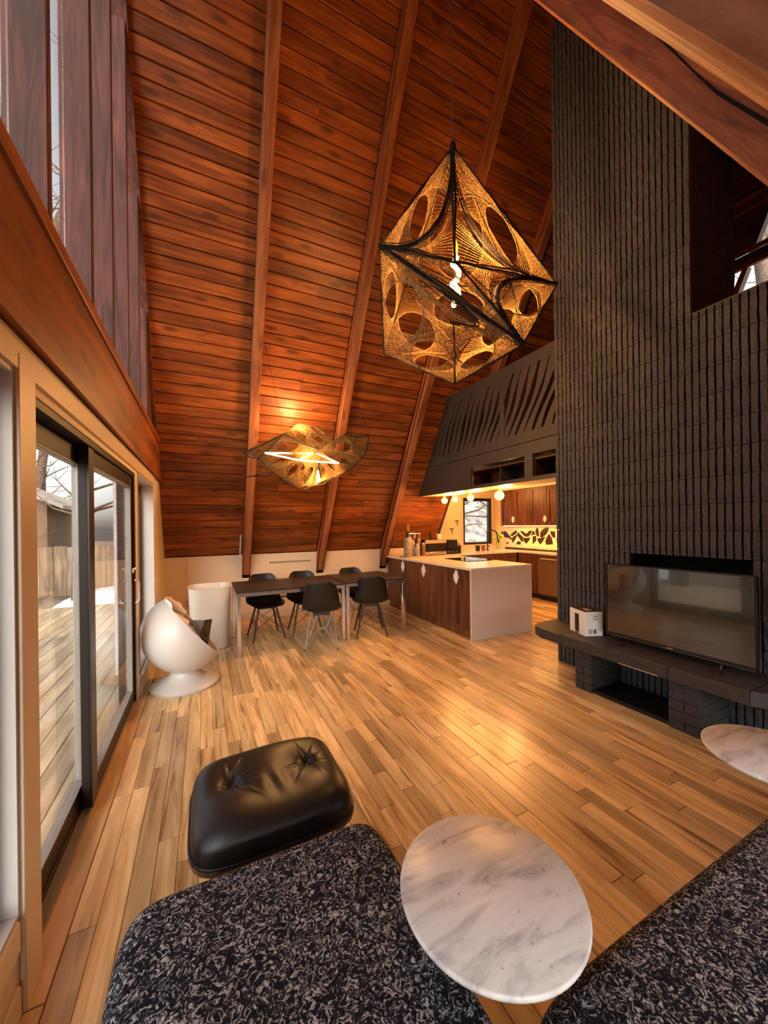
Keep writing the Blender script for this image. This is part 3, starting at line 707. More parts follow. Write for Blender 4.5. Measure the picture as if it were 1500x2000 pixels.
for u, w, s_, mt in ((.05, .06, .012, 'gold'), (.09, .07, .022, 'boxg'), (.12, .09, .02, 'boxg'), (.075, .10, .018, 'boxg'), (.14, .08, .018, 'copper')):
    cx_, cy_ = boxpt(u, w)
    part('print', MB().lathe([(s_, 0), (s_, .0006)], (cx_, cy_, bz1+.0014), 10), mt, bx)
def onface(face, u0, u1, z0, z1, mt, nm='print'):
    if face == 0: q = [boxpt(u0, -.0006), boxpt(u1, -.0006), boxpt(u1, -.0001), boxpt(u0, -.0001)]
    else: q = [boxpt(-.0006, u0), boxpt(-.0006, u1), boxpt(-.0001, u1), boxpt(-.0001, u0)]
    part(nm, MB().prism(q, z0, z1, 'z'), mt, bx)
onface(0, .085, .145, bz0+.028, bz1-.035, 'boxk'); onface(0, .0855, .1445, bz0+.006, bz0+.0275, 'copper'); onface(0, .112, .118, bz0+.045, bz0+.06, 'white')
onface(1, .075, .125, bz1-.07, bz1-.064, 'boxk'); onface(1, .03, .075, bz0+.02, bz0+.065, 'boxg'); onface(1, .085, .105, bz0+.02, bz0+.06, 'boxk'); onface(1, .08, .12, bz1-.055, bz1-.03, 'boxg')

# ================================================================== LOFT FRONT
lo = root('loft_balustrade', 'gray loft balustrade with slanting leaf-shaped slots above the kitchen', 'balustrade', (3.4, 3.6, 2.4))
LX0, LX1 = 3.40, 3.435
yl = lambda z: yfar(z) - .004
part('top_rail', MB().prism([(2.722, 3.275), (yl(3.275), 3.275), (yl(3.41), 3.41), (2.722, 3.41)], LX0, LX1, 'x'), 'grayp', lo)
part('bottom_rail', MB().prism([(2.722, 2.405), (yl(2.405), 2.405), (yl(2.525), 2.525), (2.722, 2.525)], LX0, LX1, 'x'), 'grayp', lo)
part('post', MB().box(LX0, LX1, 3.50, 3.575, 2.5255, 3.2745), 'grayp', lo)
def slat(yb, k, ylo, yhi):
    # leaning slat: foot at yb, head .36 m nearer; clipped to its bay
    def edge(sgn):
        out = []
        for i in range(9):
            t = i/8; z = 2.5255 + .749*t
            wdt = .052 - .022*math.sin(math.pi*min(1, t*1.15)) + .008*math.sin(k*2.3 + sgn)
            y = yb - .36*t + .022*math.sin(t*5.5 + k*.4) + sgn*wdt
            out.append((min(max(y, ylo), yhi(z)), z))
        return out
    L, Rr = edge(1), edge(-1)
    mb = MB(); got = False
    for i in range(8):
        if L[i][0]-Rr[i][0] < .003 and L[i+1][0]-Rr[i+1][0] < .003: continue
        q = [Rr[i], L[i], L[i+1], Rr[i+1]]
        q = [p for n_, p in enumerate(q) if (Vector(p) - Vector(q[n_-1])).length > 1e-4]
        if len(q) > 2: mb.prism(q, LX0+.002, LX1-.002, 'x')
    if mb.v: part('slat', mb, 'grayp', lo)
for k in range(10): slat(2.72 + .128*k, k, 2.724, lambda z: 3.499)
for k in range(14): slat(3.56 + .122*k, k + 3, 3.576, lambda z: yl(z) - .10)
part('end_panel', MB().prism([(yl(2.5255)-.099, 2.5255), (yl(2.5255), 2.5255), (yl(3.2745), 3.2745), (yl(3.2745)-.099, 3.2745)], LX0+.002, LX1-.002, 'x'), 'grayp', lo)
fa = root('loft_fascia', 'gray loft fascia with two open cubbyholes over the kitchen', 'fascia', (3.4, 3.6, 1.95))
f0, f1 = 3.395, 3.425
part('panel', MB().prism([(2.722, 2.25), (yl(2.25), 2.25), (yl(2.395), 2.395), (2.722, 2.395)], f0, f1, 'x'), 'grayp', fa)
part('panel', MB().prism([(4.14, 1.945), (yl(1.945), 1.945), (yl(2.2495), 2.2495), (4.14, 2.2495)], f0, f1, 'x'), 'grayp', fa)
part('panel', MB().box(f0, f1, 2.722, 4.1395, 1.945, 1.99), 'grayp', fa)
part('panel', MB().box(f0, f1, 3.06, 3.18, 1.9905, 2.2495), 'grayp', fa)
for a, b in ((2.725, 3.06), (3.18, 4.139)):
    c = MB().box(f1+.001, 3.75, a, b, 1.975, 1.99).box(f1+.001, 3.75, a, b, 2.185, 2.199).box(3.735, 3.75, a, b, 1.9905, 2.1845)
    c.box(f1+.001, 3.734, a, a+.012, 1.9905, 2.1845).box(f1+.001, 3.734, b-.012, b, 1.9905, 2.1845)
    part('cubbyhole', c, 'dark_wood', fa)
part('divider', MB().box(f1+.002, 3.734, 3.60, 3.612, 1.9905, 2.1845), 'grayp', fa)
part('soffit', MB().prism([(2.725, 1.945), (yl(1.96)-.01, 1.945), (yl(1.96)-.01, 1.96), (2.725, 1.96)], f1+.001, 3.80, 'x'), 'tile_w', fa)

# ================================================================== KITCHEN
isl = root('kitchen_island', 'walnut kitchen island with pale stone top and waterfall end', 'island', (3.5, 4.8, 0))
IX0, IX1, IY0, IY1, IZ = 2.985, 4.0, 3.64, 6.05, .90
part('countertop', MB().box(IX0-.02, IX1, IY0, 6.1, IZ-.03, IZ), 'quartz', isl, bevel=0.003, seg=1)
part('waterfall_panel', MB().box(IX0-.02, IX1, IY0, IY0+.03, 0, IZ-.0305), 'waterfall', isl, bevel=0.002, seg=1)
part('carcass', MB().box(IX0+.03, IX1-.02, IY0+.0305, 6.05, .10, IZ-.0305), 'walnut', isl)
part('plinth', MB().box(IX0+.02, IX1-.06, IY0+.0305, 5.95, 0, .0995), 'walnut', isl)
def shaker(nm, y0, y1, z0, z1, x, par, axis='x', sgn=-1, th=.02):
    """door leaf: stiles, rails and a recessed panel as one mesh with depth"""
    mb = MB(); w = .055
    def B(a, b, c, d, t0, t1):
        if axis == 'x': mb.box(min(x+sgn*t0, x+sgn*t1), max(x+sgn*t0, x+sgn*t1), a, b, c, d)
        else: mb.box(a, b, min(x+sgn*t0, x+sgn*t1), max(x+sgn*t0, x+sgn*t1), c, d)
    B(y0, y0+w, z0, z1, 0, th); B(y1-w, y1, z0, z1, 0, th); B(y0+w, y1-w, z0, z0+w, 0, th); B(y0+w, y1-w, z1-w, z1, 0, th); B(y0+w, y1-w, z0+w, z1-w, 0, th*.45)
    return part(nm, mb, 'walnut', par)
def rosette(y, z, x, par, ry=.05, rz=.095):
    pts = []
    for k in range(40):
        t = 2*math.pi*k/40; r = 1 + .10*math.cos(8*t) + .10*math.cos(4*t)
        pts.append((y + ry*r*math.sin(t)*.92, z + rz*r*math.cos(t)*.9))
    mb = MB(); n = 40
    v = [(x-.001, *p) for p in pts] + [(x-.012, y + (p[0]-y)*.93, z + (p[1]-z)*.93) for p in pts] + [(x-.02, y + (p[0]-y)*.45, z + (p[1]-z)*.45) for p in pts] + [(x-.014, y, z)]
    f = [tuple(range(n))] + [(i, (i+1) % n, n+(i+1) % n, n+i) for i in range(n)] + [(n+i, n+(i+1) % n, 2*n+(i+1) % n, 2*n+i) for i in range(n)] + [(2*n+i, 2*n+(i+1) % n, 3*n) for i in range(n)]
    mb.add(v, f)
    for q in range(8):
        t = 2*math.pi*(q+.5)/8
        mb.ball((x-.016, y + ry*.72*math.sin(t), z + rz*.7*math.cos(t)), .009, 8)
    part('rosette_pull', mb, 'rosette', par, smooth=40, label='white lace-like rosette pull')
edges = [3.672, 4.34, 4.385, 4.93, 4.94, 5.80]
for a, b, ry_ in ((3.675, 4.375, 3.975), (4.38, 5.02, 4.78), (5.025, 5.93, 5.43)):
    m_ = (a + b) / 2
    d1 = shaker('door', a, m_-.002, .105, IZ-.035, IX0+.0295, isl); d2 = shaker('door', m_+.002, b, .105, IZ-.035, IX0+.0295, isl)
    rosette(ry_, .755, IX0+.009, d1)
part('cooktop', MB().prism([(3.50, 4.30), (4.0-.05, 4.35), (3.97, 4.92), (3.55, 4.92)], IZ+.0005, IZ+.006, 'z'), 'cooktop', isl) if False else None
single('cooktop', MB().box(3.46, 3.96, 4.30, 4.92, IZ+.0003, IZ+.007), 'cooktop', 'black glass cooktop set flush in the pale island top', 'cooktop', bevel=0.002, seg=1)
# sink run and dishwasher run
cr = root('kitchen_counter', 'pale L-shaped stone counter along the kitchen walls', 'counter', (5.8, 5.8, .87))
part('countertop', MB().prism([(4.001, 5.53), (5.70, 5.53), (5.70, 2.8), (XE-.001, 2.8), (XE-.001, YB-.001), (4.21, YB-.001), (4.21, 6.1), (4.001, 6.1)], .87, .90, 'z'), 'quartz', cr)
part('upstand', MB().box(5.2, 5.88, YB-.016, YB-.002, .9003, .965), 'quartz', cr)
def base_unit(lbl, box, doors, axis):
    u = root('base_cabinet', lbl, 'cabinet', (( box[0]+box[1])/2, (box[2]+box[3])/2, 0))
    part('carcass', MB().box(*box, .10, .868), 'walnut', u); 
    px = MB().box(box[0]+(.06 if axis == 'x' else 0), box[1], box[2]+(.06 if axis == 'y' else 0), box[3], 0, .0995); part('plinth', px, 'black', u)
    for a, b, c, d in doors:
        if axis == 'x': shaker('door' if d-c > .3 else 'drawer', a, b, c, d, box[0]-.0005, u, 'x', -1, .018)
        else: shaker('door' if d-c > .3 else 'drawer', a, b, c, d, box[2]-.0005, u, 'y', -1, .018)
    return u
base_unit('walnut base cabinet below the sink counter, left of the corner', (4.75, 5.70, 5.57, 6.1), [(4.76, 5.21, .66, .86), (5.225, 5.69, .66, .86), (4.76, 5.21, .11, .645), (5.225, 5.69, .11, .645)], 'y')
base_unit('walnut base cabinet below the sink counter, nearest the island', (4.02, 4.745, 5.57, 6.09), [(4.03, 4.735, .66, .86), (4.03, 4.735, .11, .645)], 'y')
base_unit('walnut base cabinet beside the dishwasher, right of the corner', (5.74, 6.04, 5.06, 5.55), [(5.07, 5.29, .11, .86), (5.30, 5.54, .11, .86)], 'x')
dw = root('dishwasher', 'stainless steel dishwasher under the right-hand kitchen counter', 'dishwasher', (5.9, 4.75, 0))
part('body', MB().box(5.735, 6.04, 4.43, 5.05, .10, .868), 'steel_dark', dw)
part('door', MB().box(5.70, 5.7345, 4.435, 5.045,   .13, .775), 'steel_dark', dw, bevel=0.004, seg=1)
part('control_panel', MB().box(5.695, 5.7345, 4.435, 5.045, .78, .866), 'chrome', dw, bevel=0.003, seg=1)
part('handle', MB().box(5.665, 5.695, 4.50, 4.98, .775, .792), 'steel', dw, bevel=0.003, seg=1)
part('kick_plate', MB().box(5.76, 5.77, 4.435, 5.045, 0, .0995), 'black', dw)
uc = root('upper_cabinet', 'walnut wall cabinets with white oval knobs over the patterned splashback', 'cabinet', (5.9, 5.4, 1.41))
part('carcass', MB().box(5.74, XE-.001, 4.05, 6.02, 1.41, 2.15), 'walnut', uc)
for i, (a, b) in enumerate(((5.63, 6.015), (5.235, 5.62), (4.84, 5.225), (4.445, 4.83), (4.06, 4.435))):
    d = shaker('door', a, b, 1.412, 2.148, 5.7395, uc, 'x', -1, .02)
    if i in (0, 2):
        kb = MB().lathe([(1e-6, -.008), (.03, -.006), (.045, 0), (.03, .006), (1e-6, .008)], (0, 0, 0), 20)
        kb.v = [(5.712 + p[2], (a + .035) + p[0]*.95, 1.535 + p[1]*1.5) for p in kb.v]
        part('oval_knob', kb, 'rosette', d, smooth=True, label='white oval knob')
part('light_strip', MB().box(5.76, 5.79, 4.1, 5.98, 1.400, 1.4095), 'strip_light', uc)
part('cornice', MB().box(5.70, XE-.001, 4.05, 6.03, 2.1505, 2.2), 'tile_w', uc)
ul = bpy.data.lights.new('under_cabinet_light', 'AREA'); ul.shape = 'RECTANGLE'; ul.size = .05; ul.size_y = 1.8; ul.energy = 7; ul.color = (1, .58, .18)
uo = bpy.data.objects.new('under_cabinet_light', ul); COL.objects.link(uo); uo.location = (5.80, 5.05, 1.398)
sb = root('splashback', 'cream splashback with brown giraffe-patterned tiles under the wall cabinets', 'splashback', (XE-.01, 5.5, .9))
part('ground_tile', MB().box(XE-.011, XE-.001, 4.05, YB-.002, .9005, 1.409), 'tile_w', sb)
TILES = [[(6.48,1.01),(6.45,1.12),(6.38,1.23),(6.3,1.29),(6.3,1.23),(6.37,1.13)],[(6.29,1.23),(6.28,1.28),(6.21,1.29),(6.15,1.24),(6.08,1.17),(6.02,1.12),(6.0,1.08),(6.12,1.14),(6.25,1.15)],[(6.07,1.21),(6.02,1.24),(5.95,1.29),(5.88,1.31),(5.89,1.24),(5.96,1.21),(6.02,1.17)],[(6.03,1.13),(5.96,1.18),(5.88,1.23),(5.89,1.17),(5.94,1.1),(6.0,1.03),(6.02,1.09)],[(5.85,1.28),(5.8,1.23),(5.71,1.17),(5.71,1.07),(5.76,1.07),(5.83,1.16),(5.88,1.19)],[(5.8,1.3),(5.71,1.29),(5.65,1.25),(5.62,1.24),(5.55,1.3),(5.48,1.31),(5.49,1.26),(5.55,1.19),(5.62,1.17),(5.7,1.2)],[(5.7,1.16),(5.61,1.15),(5.52,1.17),(5.55,1.1),(5.63,1.03),(5.7,1.09)],[(5.51,1.19),(5.47,1.26),(5.46,1.31),(5.41,1.28),(5.39,1.22),(5.45,1.22)],[(5.46,1.19),(5.37,1.2),(5.37,1.1),(5.46,1.03)],[(5.39,1.29),(5.36,1.36),(5.32,1.35),(5.3,1.26),(5.3,1.18),(5.36,1.2)],[(5.35,1.15),(5.25,1.16),(5.14,1.19),(5.2,1.1),(5.27,1.03),(5.33,1.09)],[(5.27,1.27),(5.22,1.32),(5.16,1.36),(5.07,1.37),(5.07,1.31),(5.13,1.23),(5.22,1.17),(5.27,1.17)],[(5.15,1.1),(5.11,1.18),(5.06,1.25),(5.0,1.17),(4.97,1.05),(5.13,1.03)],[(5.04,1.29),(4.99,1.3),(4.92,1.29),(4.92,1.16),(4.99,1.19)],[(6.2,1.01),(6.17,1.05),(6.13,1.04),(6.13,1.01)],[(5.9,1.01),(5.88,1.06),(5.83,1.08),(5.78,1.06),(5.78,1.01)]]
for t in TILES: part('tile', MB().prism(t, XE-.0165, XE-.0112, 'x'), 'tile_b', sb)
for dy in (1.05, 1.9):
    for t in TILES[5:14:2]:
        q = [(p[0]-dy+.25, p[1]) for p in t]
        if min(p[0] for p in q) > 4.06 and max(p[0] for p in q) < 4.9: part('tile', MB().prism(q, XE-.0165, XE-.0112, 'x'), 'tile_b', sb)
single('splash_tray', MB().box(5.955, 6.03, 5.35, 6.15, .9005, .94).box(5.958, 6.03, 4.7, 5.33, .9005, .935), 'tile_b', 'low brown tray along the foot of the patterned splashback', 'tray', bevel=0.003, seg=1)
# tap
tp = MB().lathe([(.026, 0), (.026, .02), (.016, .03)], (5.31, 5.98, .9002), 16)
pth = [(5.31, 5.98, .92), (5.31, 5.98, 1.22)] + [(5.31 + .06 - .06*math.cos(a*math.pi/8), 5.98 - .08 + .08*math.cos(a*math.pi/8), 1.22 + .10*math.sin(a*math.pi/8)) for a in range(1, 9)] + [(5.435, 5.81, 1.10)]
tp.path(pth, .015, 10).tube((5.435, 5.81, 1.13), (5.44, 5.80, 1.07), .02, 10).tube((5.31, 5.98, .98), (5.37, 5.96, 1.0), .008, 8)
single('tap', tp, 'black', 'tall black gooseneck tap in front of the kitchen window', 'tap', smooth=50)
# vase with flowers
vs = root('flower_vase', 'clear glass vase of yellow-green flowers beside the kitchen tap', 'vase', (5.62, 6.0, .9005))
part('glass', MB().lathe([(.035, 0), (.045, .02), (.05, .16), (.047, .162), (.042, .02), (1e-6, .012)], (5.62, 6.0, .9005), 18), 'glass', vs, smooth=50)
fb = MB(); r_ = random.Random(4)
for k in range(26):
    a = r_.uniform(0, 6.28); rr = r_.uniform(0, .085); zz = r_.uniform(.15, .34); fb.ball((5.62 + rr*math.cos(a), 6.0 + rr*math.sin(a), .9 + zz), r_.uniform(.018, .034), 8)
    
part('blossoms', fb, 'green', vs, smooth=True, kind='stuff')
st = MB()
for k in range(9):
    a = k*.7; st.tube((5.62 + .02*math.cos(a), 6.0 + .02*math.sin(a), .92), (5.62 + .05*math.cos(a), 6.0 + .05*math.sin(a), 1.10), .004, 5)
part('stems', st, 'green', vs, kind='stuff')
for (x_, y_, nm, mt, lb, r1) in ((5.05, 5.98, 'dark_cup', 'black', 'small black cup left of the kitchen tap', .05), (5.17, 5.95, 'amber_cup', 'amber', 'small amber glass between black cup and tap', .045)):
    single(nm, MB().lathe([(r1*.8, 0), (r1, .11), (r1*.9, .11), (r1*.72, .012), (1e-6, .012)], (x_, y_, .9005), 16), mt, lb, 'cup', smooth=50)
# appliances at the far end of the island
mw = root('microwave_oven', 'stainless microwave oven on the island against the sloping ceiling', 'microwave', (3.83, 5.72, .9))
X0, X1, Ya, Yb, Za, Zb = 3.52, 3.97, 5.56, 5.86, .9005, 1.175
part('casing', MB().box(X0, X1, Ya+.02, Yb, Za+.012, Zb), 'black', mw, bevel=0.004, seg=1)
part('front_band', MB().box(X0, X1, Ya, Ya+.0195, Zb-.06, Zb), 'steel', mw, bevel=0.002, seg=1)
part('door_window', MB().box(X0+.012, X1-.012, Ya+.004, Ya+.0195, Za+.065, Zb-.0605), 'cooktop', mw)
part('inner_window', MB().box(X0+.07, X1-.08, Ya+.002, Ya+.0039, Za+.085, Zb-.075), 'bronze', mw)
part('bottom_band', MB().box(X0, X1, Ya, Ya+.0195, Za+.012, Za+.0645), 'steel', mw, bevel=0.002, seg=1)
part('handle', MB().box(X0+.05, X1-.05, Ya-.02, Ya-.001, Za+.045, Za+.06), 'chrome', mw, bevel=0.003, seg=1)
for a in (X0+.03, X1-.05): part('foot', MB().box(a, a+.02, Ya+.03, Yb-.03, Za, Za+.0118), 'black', mw)
to = root('toaster_oven', 'black toaster oven beside the stainless microwave', 'oven', (4.28, 5.75, .9))
part('casing', MB().box(4.01, 4.27, 5.62, 5.88, .912, 1.165), 'black', to, bevel=0.006, seg=1)
part('door', MB().box(4.03, 4.25, 5.607, 5.6195, .985, 1.13), 'cooktop', to)
part('handle', MB().tube((4.05, 5.59, 1.10), (4.23, 5.59, 1.10), .006, 8), 'black', to)
for a in (4.06, 4.14, 4.22): part('knob', MB().tube((a, 5.6195, .945), (a, 5.60, .945), .013, 10), 'chrome', to)
for a in (4.02, 4.23): part('foot', MB().box(a, a+.03, 5.64, 5.86, .9003, .9118), 'black', to)
single('knife_block', MB().prism([(5.66, .9005), (5.80, .9005), (5.80, 1.05), (5.72, 1.10), (5.66, 1.05)], 4.30, 4.38, 'x'), 'black', 'narrow black block at the right of the toaster oven', 'block', bevel=0.003, seg=1)
single('canister', MB().lathe([(.045, 0), (.05, .01), (.05, .10), (.045, .10), (.042, .02), (1e-6, .02)], (3.91, 5.70, 1.1755), 20), 'wmatte', 'white canister on the right end of the microwave', 'canister', smooth=50)
single('pepper_mill', MB().lathe([(.022, 0), (.025, .02), (.02, .05), (.024, .09), (.018, .11), (.022, .13), (1e-6, .145)], (3.72, 5.70, 1.1755), 14), 'black', 'dark pepper mill standing on the microwave', 'mill', smooth=50)
single('plate_stack', MB().lathe([(.05, 0), (.09, .012), (.09, .018), (.05, .012), (1e-6, .01)], (3.61, 5.71, 1.1755), 20), 'copper', 'small copper dish on the left of the microwave', 'dish', smooth=50)
tr_ = single('drinks_tray', MB().box(3.035, 3.315, 5.36, 5.62, .9005, .918).box(3.316, 3.455, 5.38, 5.62, .9005, .918), 'steel', 'brushed metal drip tray under the bottles on the island', 'tray', bevel=0.003, seg=1)
bt = root('liquor_bottle', 'tall labelled bottle with black neck and copper cap on the island', 'bottle', (3.115, 5.47, .9185))
part('body', MB().lathe([(.06, 0), (.065, .01), (.065, .29), (.048, .325)], (3.115, 5.47, .9185), 20, pw=3), 'label', bt, smooth=50)
part('neck', MB().lathe([(.0479, .325), (.030, .345), (.026, .43)], (3.115, 5.47, .9185), 16), 'black', bt, smooth=50)
part('cap', MB().lathe([(.028, .431), (.028, .545), (1e-6, .545)], (3.115, 5.47, .9185), 16), 'copper', bt, smooth=50)
for k, (x_, y_, h_) in enumerate(((3.230, 5.50, .23), (3.280, 5.43, .17), (3.350, 5.50, .25), (3.400, 5.43, .18))):
    g = root('spice_jar', ['tall pale jar behind the bottle on the drinks tray', 'short pale jar in front on the drinks tray', 'tall amber jar at the right of the drinks tray', 'short amber jar at the tray corner by the microwave'][k], 'jar', (x_, y_, .9185), 'jars on the drinks tray')
    part('glass', MB().lathe([(.03, 0), (.034, .01), (.034, h_), (.026, h_+.015)], (x_, y_, .9185), 14), 'label' if k in (0, 1) else 'amber', g, smooth=50)
    part('lid', MB().lathe([(.029, h_+.0155), (.029, h_+.045), (1e-6, h_+.045)], (x_, y_, .9185), 14), 'chrome', g, smooth=50)
rk = root('glass_rack', 'chrome rack holding upturned glasses behind the bottle', 'rack', (3.295, 5.58, .9185))
part('frame', MB().path([(3.195, 5.60, .9185), (3.195, 5.60, 1.30), (3.435, 5.60, 1.30), (3.435, 5.60, .9185)], .007, 6), 'chrome', rk)
for i, (x_, z_) in enumerate(((3.235, 1.205), (3.315, 1.205), (3.395, 1.205), (3.275, 1.09), (3.355, 1.09))):
    part('glass', MB().lathe([(.026, 0), (.036, .085), (1e-6, .09)], (x_, 5.595, z_), 12), 'chrome' if i % 2 else 'amber', rk, smooth=50)
# hanging globes
gl = root('globe_light', 'bare globe bulb under the loft edge, leftmost and nearest the sloping ceiling', 'light', (3.72, 5.28, 1.959), 'globe bulbs under the loft')
GB = [(3.72, 5.25, .06), (3.78, 5.03, .05), (3.72, 4.56, .06), (3.72, 3.94, .075)]
GL = ['bare globe bulb under the loft edge, leftmost by the sloping ceiling', 'small globe bulb under the loft, second from the left', 'bare globe bulb under the loft, above the left of the window', 'largest globe bulb under the loft, left of the wall cabinets']
for k, (x_, y_, r1) in enumerate(GB):
    if k == 0: g = gl; g['label'] = GL[0]; g.location = (x_, y_, 1.9445); OFF[g.name] = Vector(g.location)
    else: g = root('globe_light', GL[k], 'light', (x_, y_, 1.9445), 'globe bulbs under the loft')
    part('socket', MB().lathe([(.02, -.03), (.024, 0)], (x_, y_, 1.9445), 12), 'gold', g, smooth=50)
    part('bulb', MB().ball((x_, y_, 1.914 - r1*.9), r1*.9, 16), 'globe', g, smooth=True)
    point('globe_lamp', (x_ + .0, y_ - .13, 1.90 - r1), 10.0, (1, .46, .13), .05)
for k, (x_, y_, e_) in enumerate(((4.55, 4.55, 16), (4.95, 5.75, 12))):
    d_ = root('downlight', ['recessed warm downlight in the kitchen ceiling above the island aisle', 'recessed warm downlight in the kitchen ceiling near the sink'][k], 'light', (x_, y_, 2.19), 'kitchen downlights')
    part('ring', MB().lathe([(.075, -.008), (.075, 0), (.055, 0), (.055, -.008)], (x_, y_, 2.2045), 20), 'white', d_)
    part('lens', MB().lathe([(.054, -.006), (.054, -.002)], (x_, y_, 2.2045), 20), 'globe', d_)
    point('downlight_lamp', (x_, y_, 2.10), e_, (1, .46, .13), .06)
# wall hooks on the back wall
for (x_, z_, lb) in ((4.78, 1.35, 'small black hook on the kitchen wall, lower left one'), (4.92, 1.52, 'small black hook on the kitchen wall, beside the window')):
    single('wall_hook', MB().box(x_-.05, x_+.05, YB-.02, YB-.001, z_, z_+.014).tube((x_, YB-.02, z_+.007), (x_, YB-.03, z_-.10), .008, 6), 'black', lb, 'hook')

# ================================================================== DINING
def dining_table(x0, x1, y0, y1, lab, z=.73):
    t = root('dining_table', lab, 'table', ((x0+x1)/2, (y0+y1)/2, 0), 'dining tables pushed end to end')
    part('tabletop', MB().box(x0, x1, y0, y1, z-.022, z), 'tabletop', t, bevel=0.002, seg=1)
    w = .045
    ap = MB().box(x0+.005, x1-.005, y0+.004, y0+.022, z-.062, z-.0225).box(x0+.005, x1-.005, y1-.022, y1-.004, z-.062, z-.0225).box(x0+.004, x0+.02, y0+.022, y1-.022, z-.062, z-.0225).box(x1-.02, x1-.004, y0+.022, y1-.022, z-.062, z-.0225)
    part('apron', ap, 'chrome', t)
    for a in (x0+.003, x1-.003-w):
        for b in (y0+.003, y1-.003-w):
            part('leg', MB().box(a, a+w, b, b+w, 0, z-.0625), 'chrome', t, bevel=0.003, seg=1)
dining_table(.315, 1.595, 4.40, 5.24, 'long dark-topped dining table with chrome legs, left of the pair')
dining_table(1.603, 2.46, 4.40, 5.24, 'shorter dark-topped dining table with chrome legs, beside the kitchen island', .738)

def shell_mesh():
    prof = [(-.225, .425, .17), (-.205, .443, .20), (-.14, .437, .225), (-.05, .425, .235), (.05, .42, .235), (.12, .428, .23), (.17, .455, .225), (.20, .50, .22), (.22, .56, .213), (.24, .63, .205), (.258, .70, .19), (.27, .755, .17), (.278, .79, .135), (.28, .803, .09)]
    rows = []
    for i, (y, z, w) in enumerate(prof):
        t = i / (len(prof)-1); row = []
        for j in range(13):
            s_ = -1 + 2*j/12; e = abs(s_)**3
            lift = .045*e*(1 - max(0, (t-.5)/.5)) * min(1, t*4 + .15); fwd = -.075*e*max(0, min(1, (t-.4)/.25)) * (1 - max(0, (t-.75)/.25)*.75)
            row.append((s_*w, y + fwd, z + lift))
        rows.append(row)
    return MB().grid(rows)
def make_chair(kind, lab):
    t = root('dining_chair', lab, 'chair', (0, 0, 0), 'black shell chairs around the dining tables')
    sh = part('seat_shell', shell_mesh(), 'shell', t, smooth=True, recalc=False)
    so = sh.modifiers.new('solid', 'SOLIDIFY'); so.thickness = .008; ss = sh.modifiers.new('sub', 'SUBSURF'); ss.levels = 1; ss.render_levels = 1
    part('mount', MB().box(-.10, .10, -.10, -.07, .385, .412), 'black', t); part('mount', MB().box(-.10, .10, .08, .11, .385, .412), 'black', t)
    if kind == 'dowel':
        for sx in (-1, 1):
            for sy in (-1, 1):
                part('leg', MB().tube((sx*.11, sy*.10, .40), (sx*.20, sy*.205, 0.0), .014, 8, .010), 'dowel', t, smooth=50)
        br = MB()
        for sx in (-1, 1):
            br.tube((sx*.125, -.12, .34), (sx*.168, .172, .14), .0035, 5).tube((sx*.125, .12, .34), (sx*.168, -.172, .14), .0035, 5)
        for sy in (-1, 1):
            br.tube((-.125, sy*.12, .34), (.168, sy*.172, .14), .0035, 5).tube((.125, sy*.12, .34), (-.168, sy*.172, .14), .0035, 5)
        part('wire_brace', br, 'black', t)
    else:
        wb_ = MB(); mt = 'wirep' if kind == 'chrome' else 'wire'
        for sx in (-1, 1):
            for sy in (-1, 1):
                f_ = (sx*.19, sy*.20, .012)
                wb_.tube((sx*.14, sy*.05, .395), f_, .0034, 6).tube((sx*.05, sy*.14, .395), f_, .0034, 6).tube((sx*.04, sy*.03, .20), f_, .003, 6)
                wb_.tube((sx*.04, sy*.03, .20), (sx*.14, sy*.09, .395), .0045, 6)
        wb_.tube((-.05, .03, .20), (.05, .03, .20), .0045, 6).tube((-.05, -.03, .20), (.05, -.03, .20), .0045, 6).tube((-.04, -.04, .20), (-.04, .04, .20), .0045, 6).tube((.04, -.04, .20), (.04, .04, .20), .0045, 6)
        part('wire_base', wb_, mt, t)
        ft = MB()
        for sx in (-1, 1):
            for sy in (-1, 1): part('foot_glide', MB().lathe([(.011, 0), (.009, .012)], (sx*.19, sy*.20, 0), 8), 'black', t)
    return t
CH = [('dowel', .725, 5.08, 0.06, 'black shell chair with dark dowel legs behind the far left of the tables'),
      ('dowel', 1.25, 5.10, -0.05, 'black shell chair with dark dowel legs, middle one behind the tables'),
      ('wire', 2.02, 5.13, 0.03, 'black shell chair with dark wire base behind the right-hand table'),
      ('chrome', 1.29, 4.40, math.pi - .35, 'black shell chair with bright wire base in front of the left table'),
      ('dowel', 1.995, 4.55, math.pi - .30, 'black shell chair with dark dowel legs in front of the right-hand table')]
proto = {}
for kind, x_, y_, rz, lb in CH:
    if kind not in proto: o = make_chair(kind, lb); proto[kind] = o
    else: o = copy_tree(proto[kind]); o['label'] = lb
    o.location = (x_, y_, 0); o.rotation_euler.z = rz
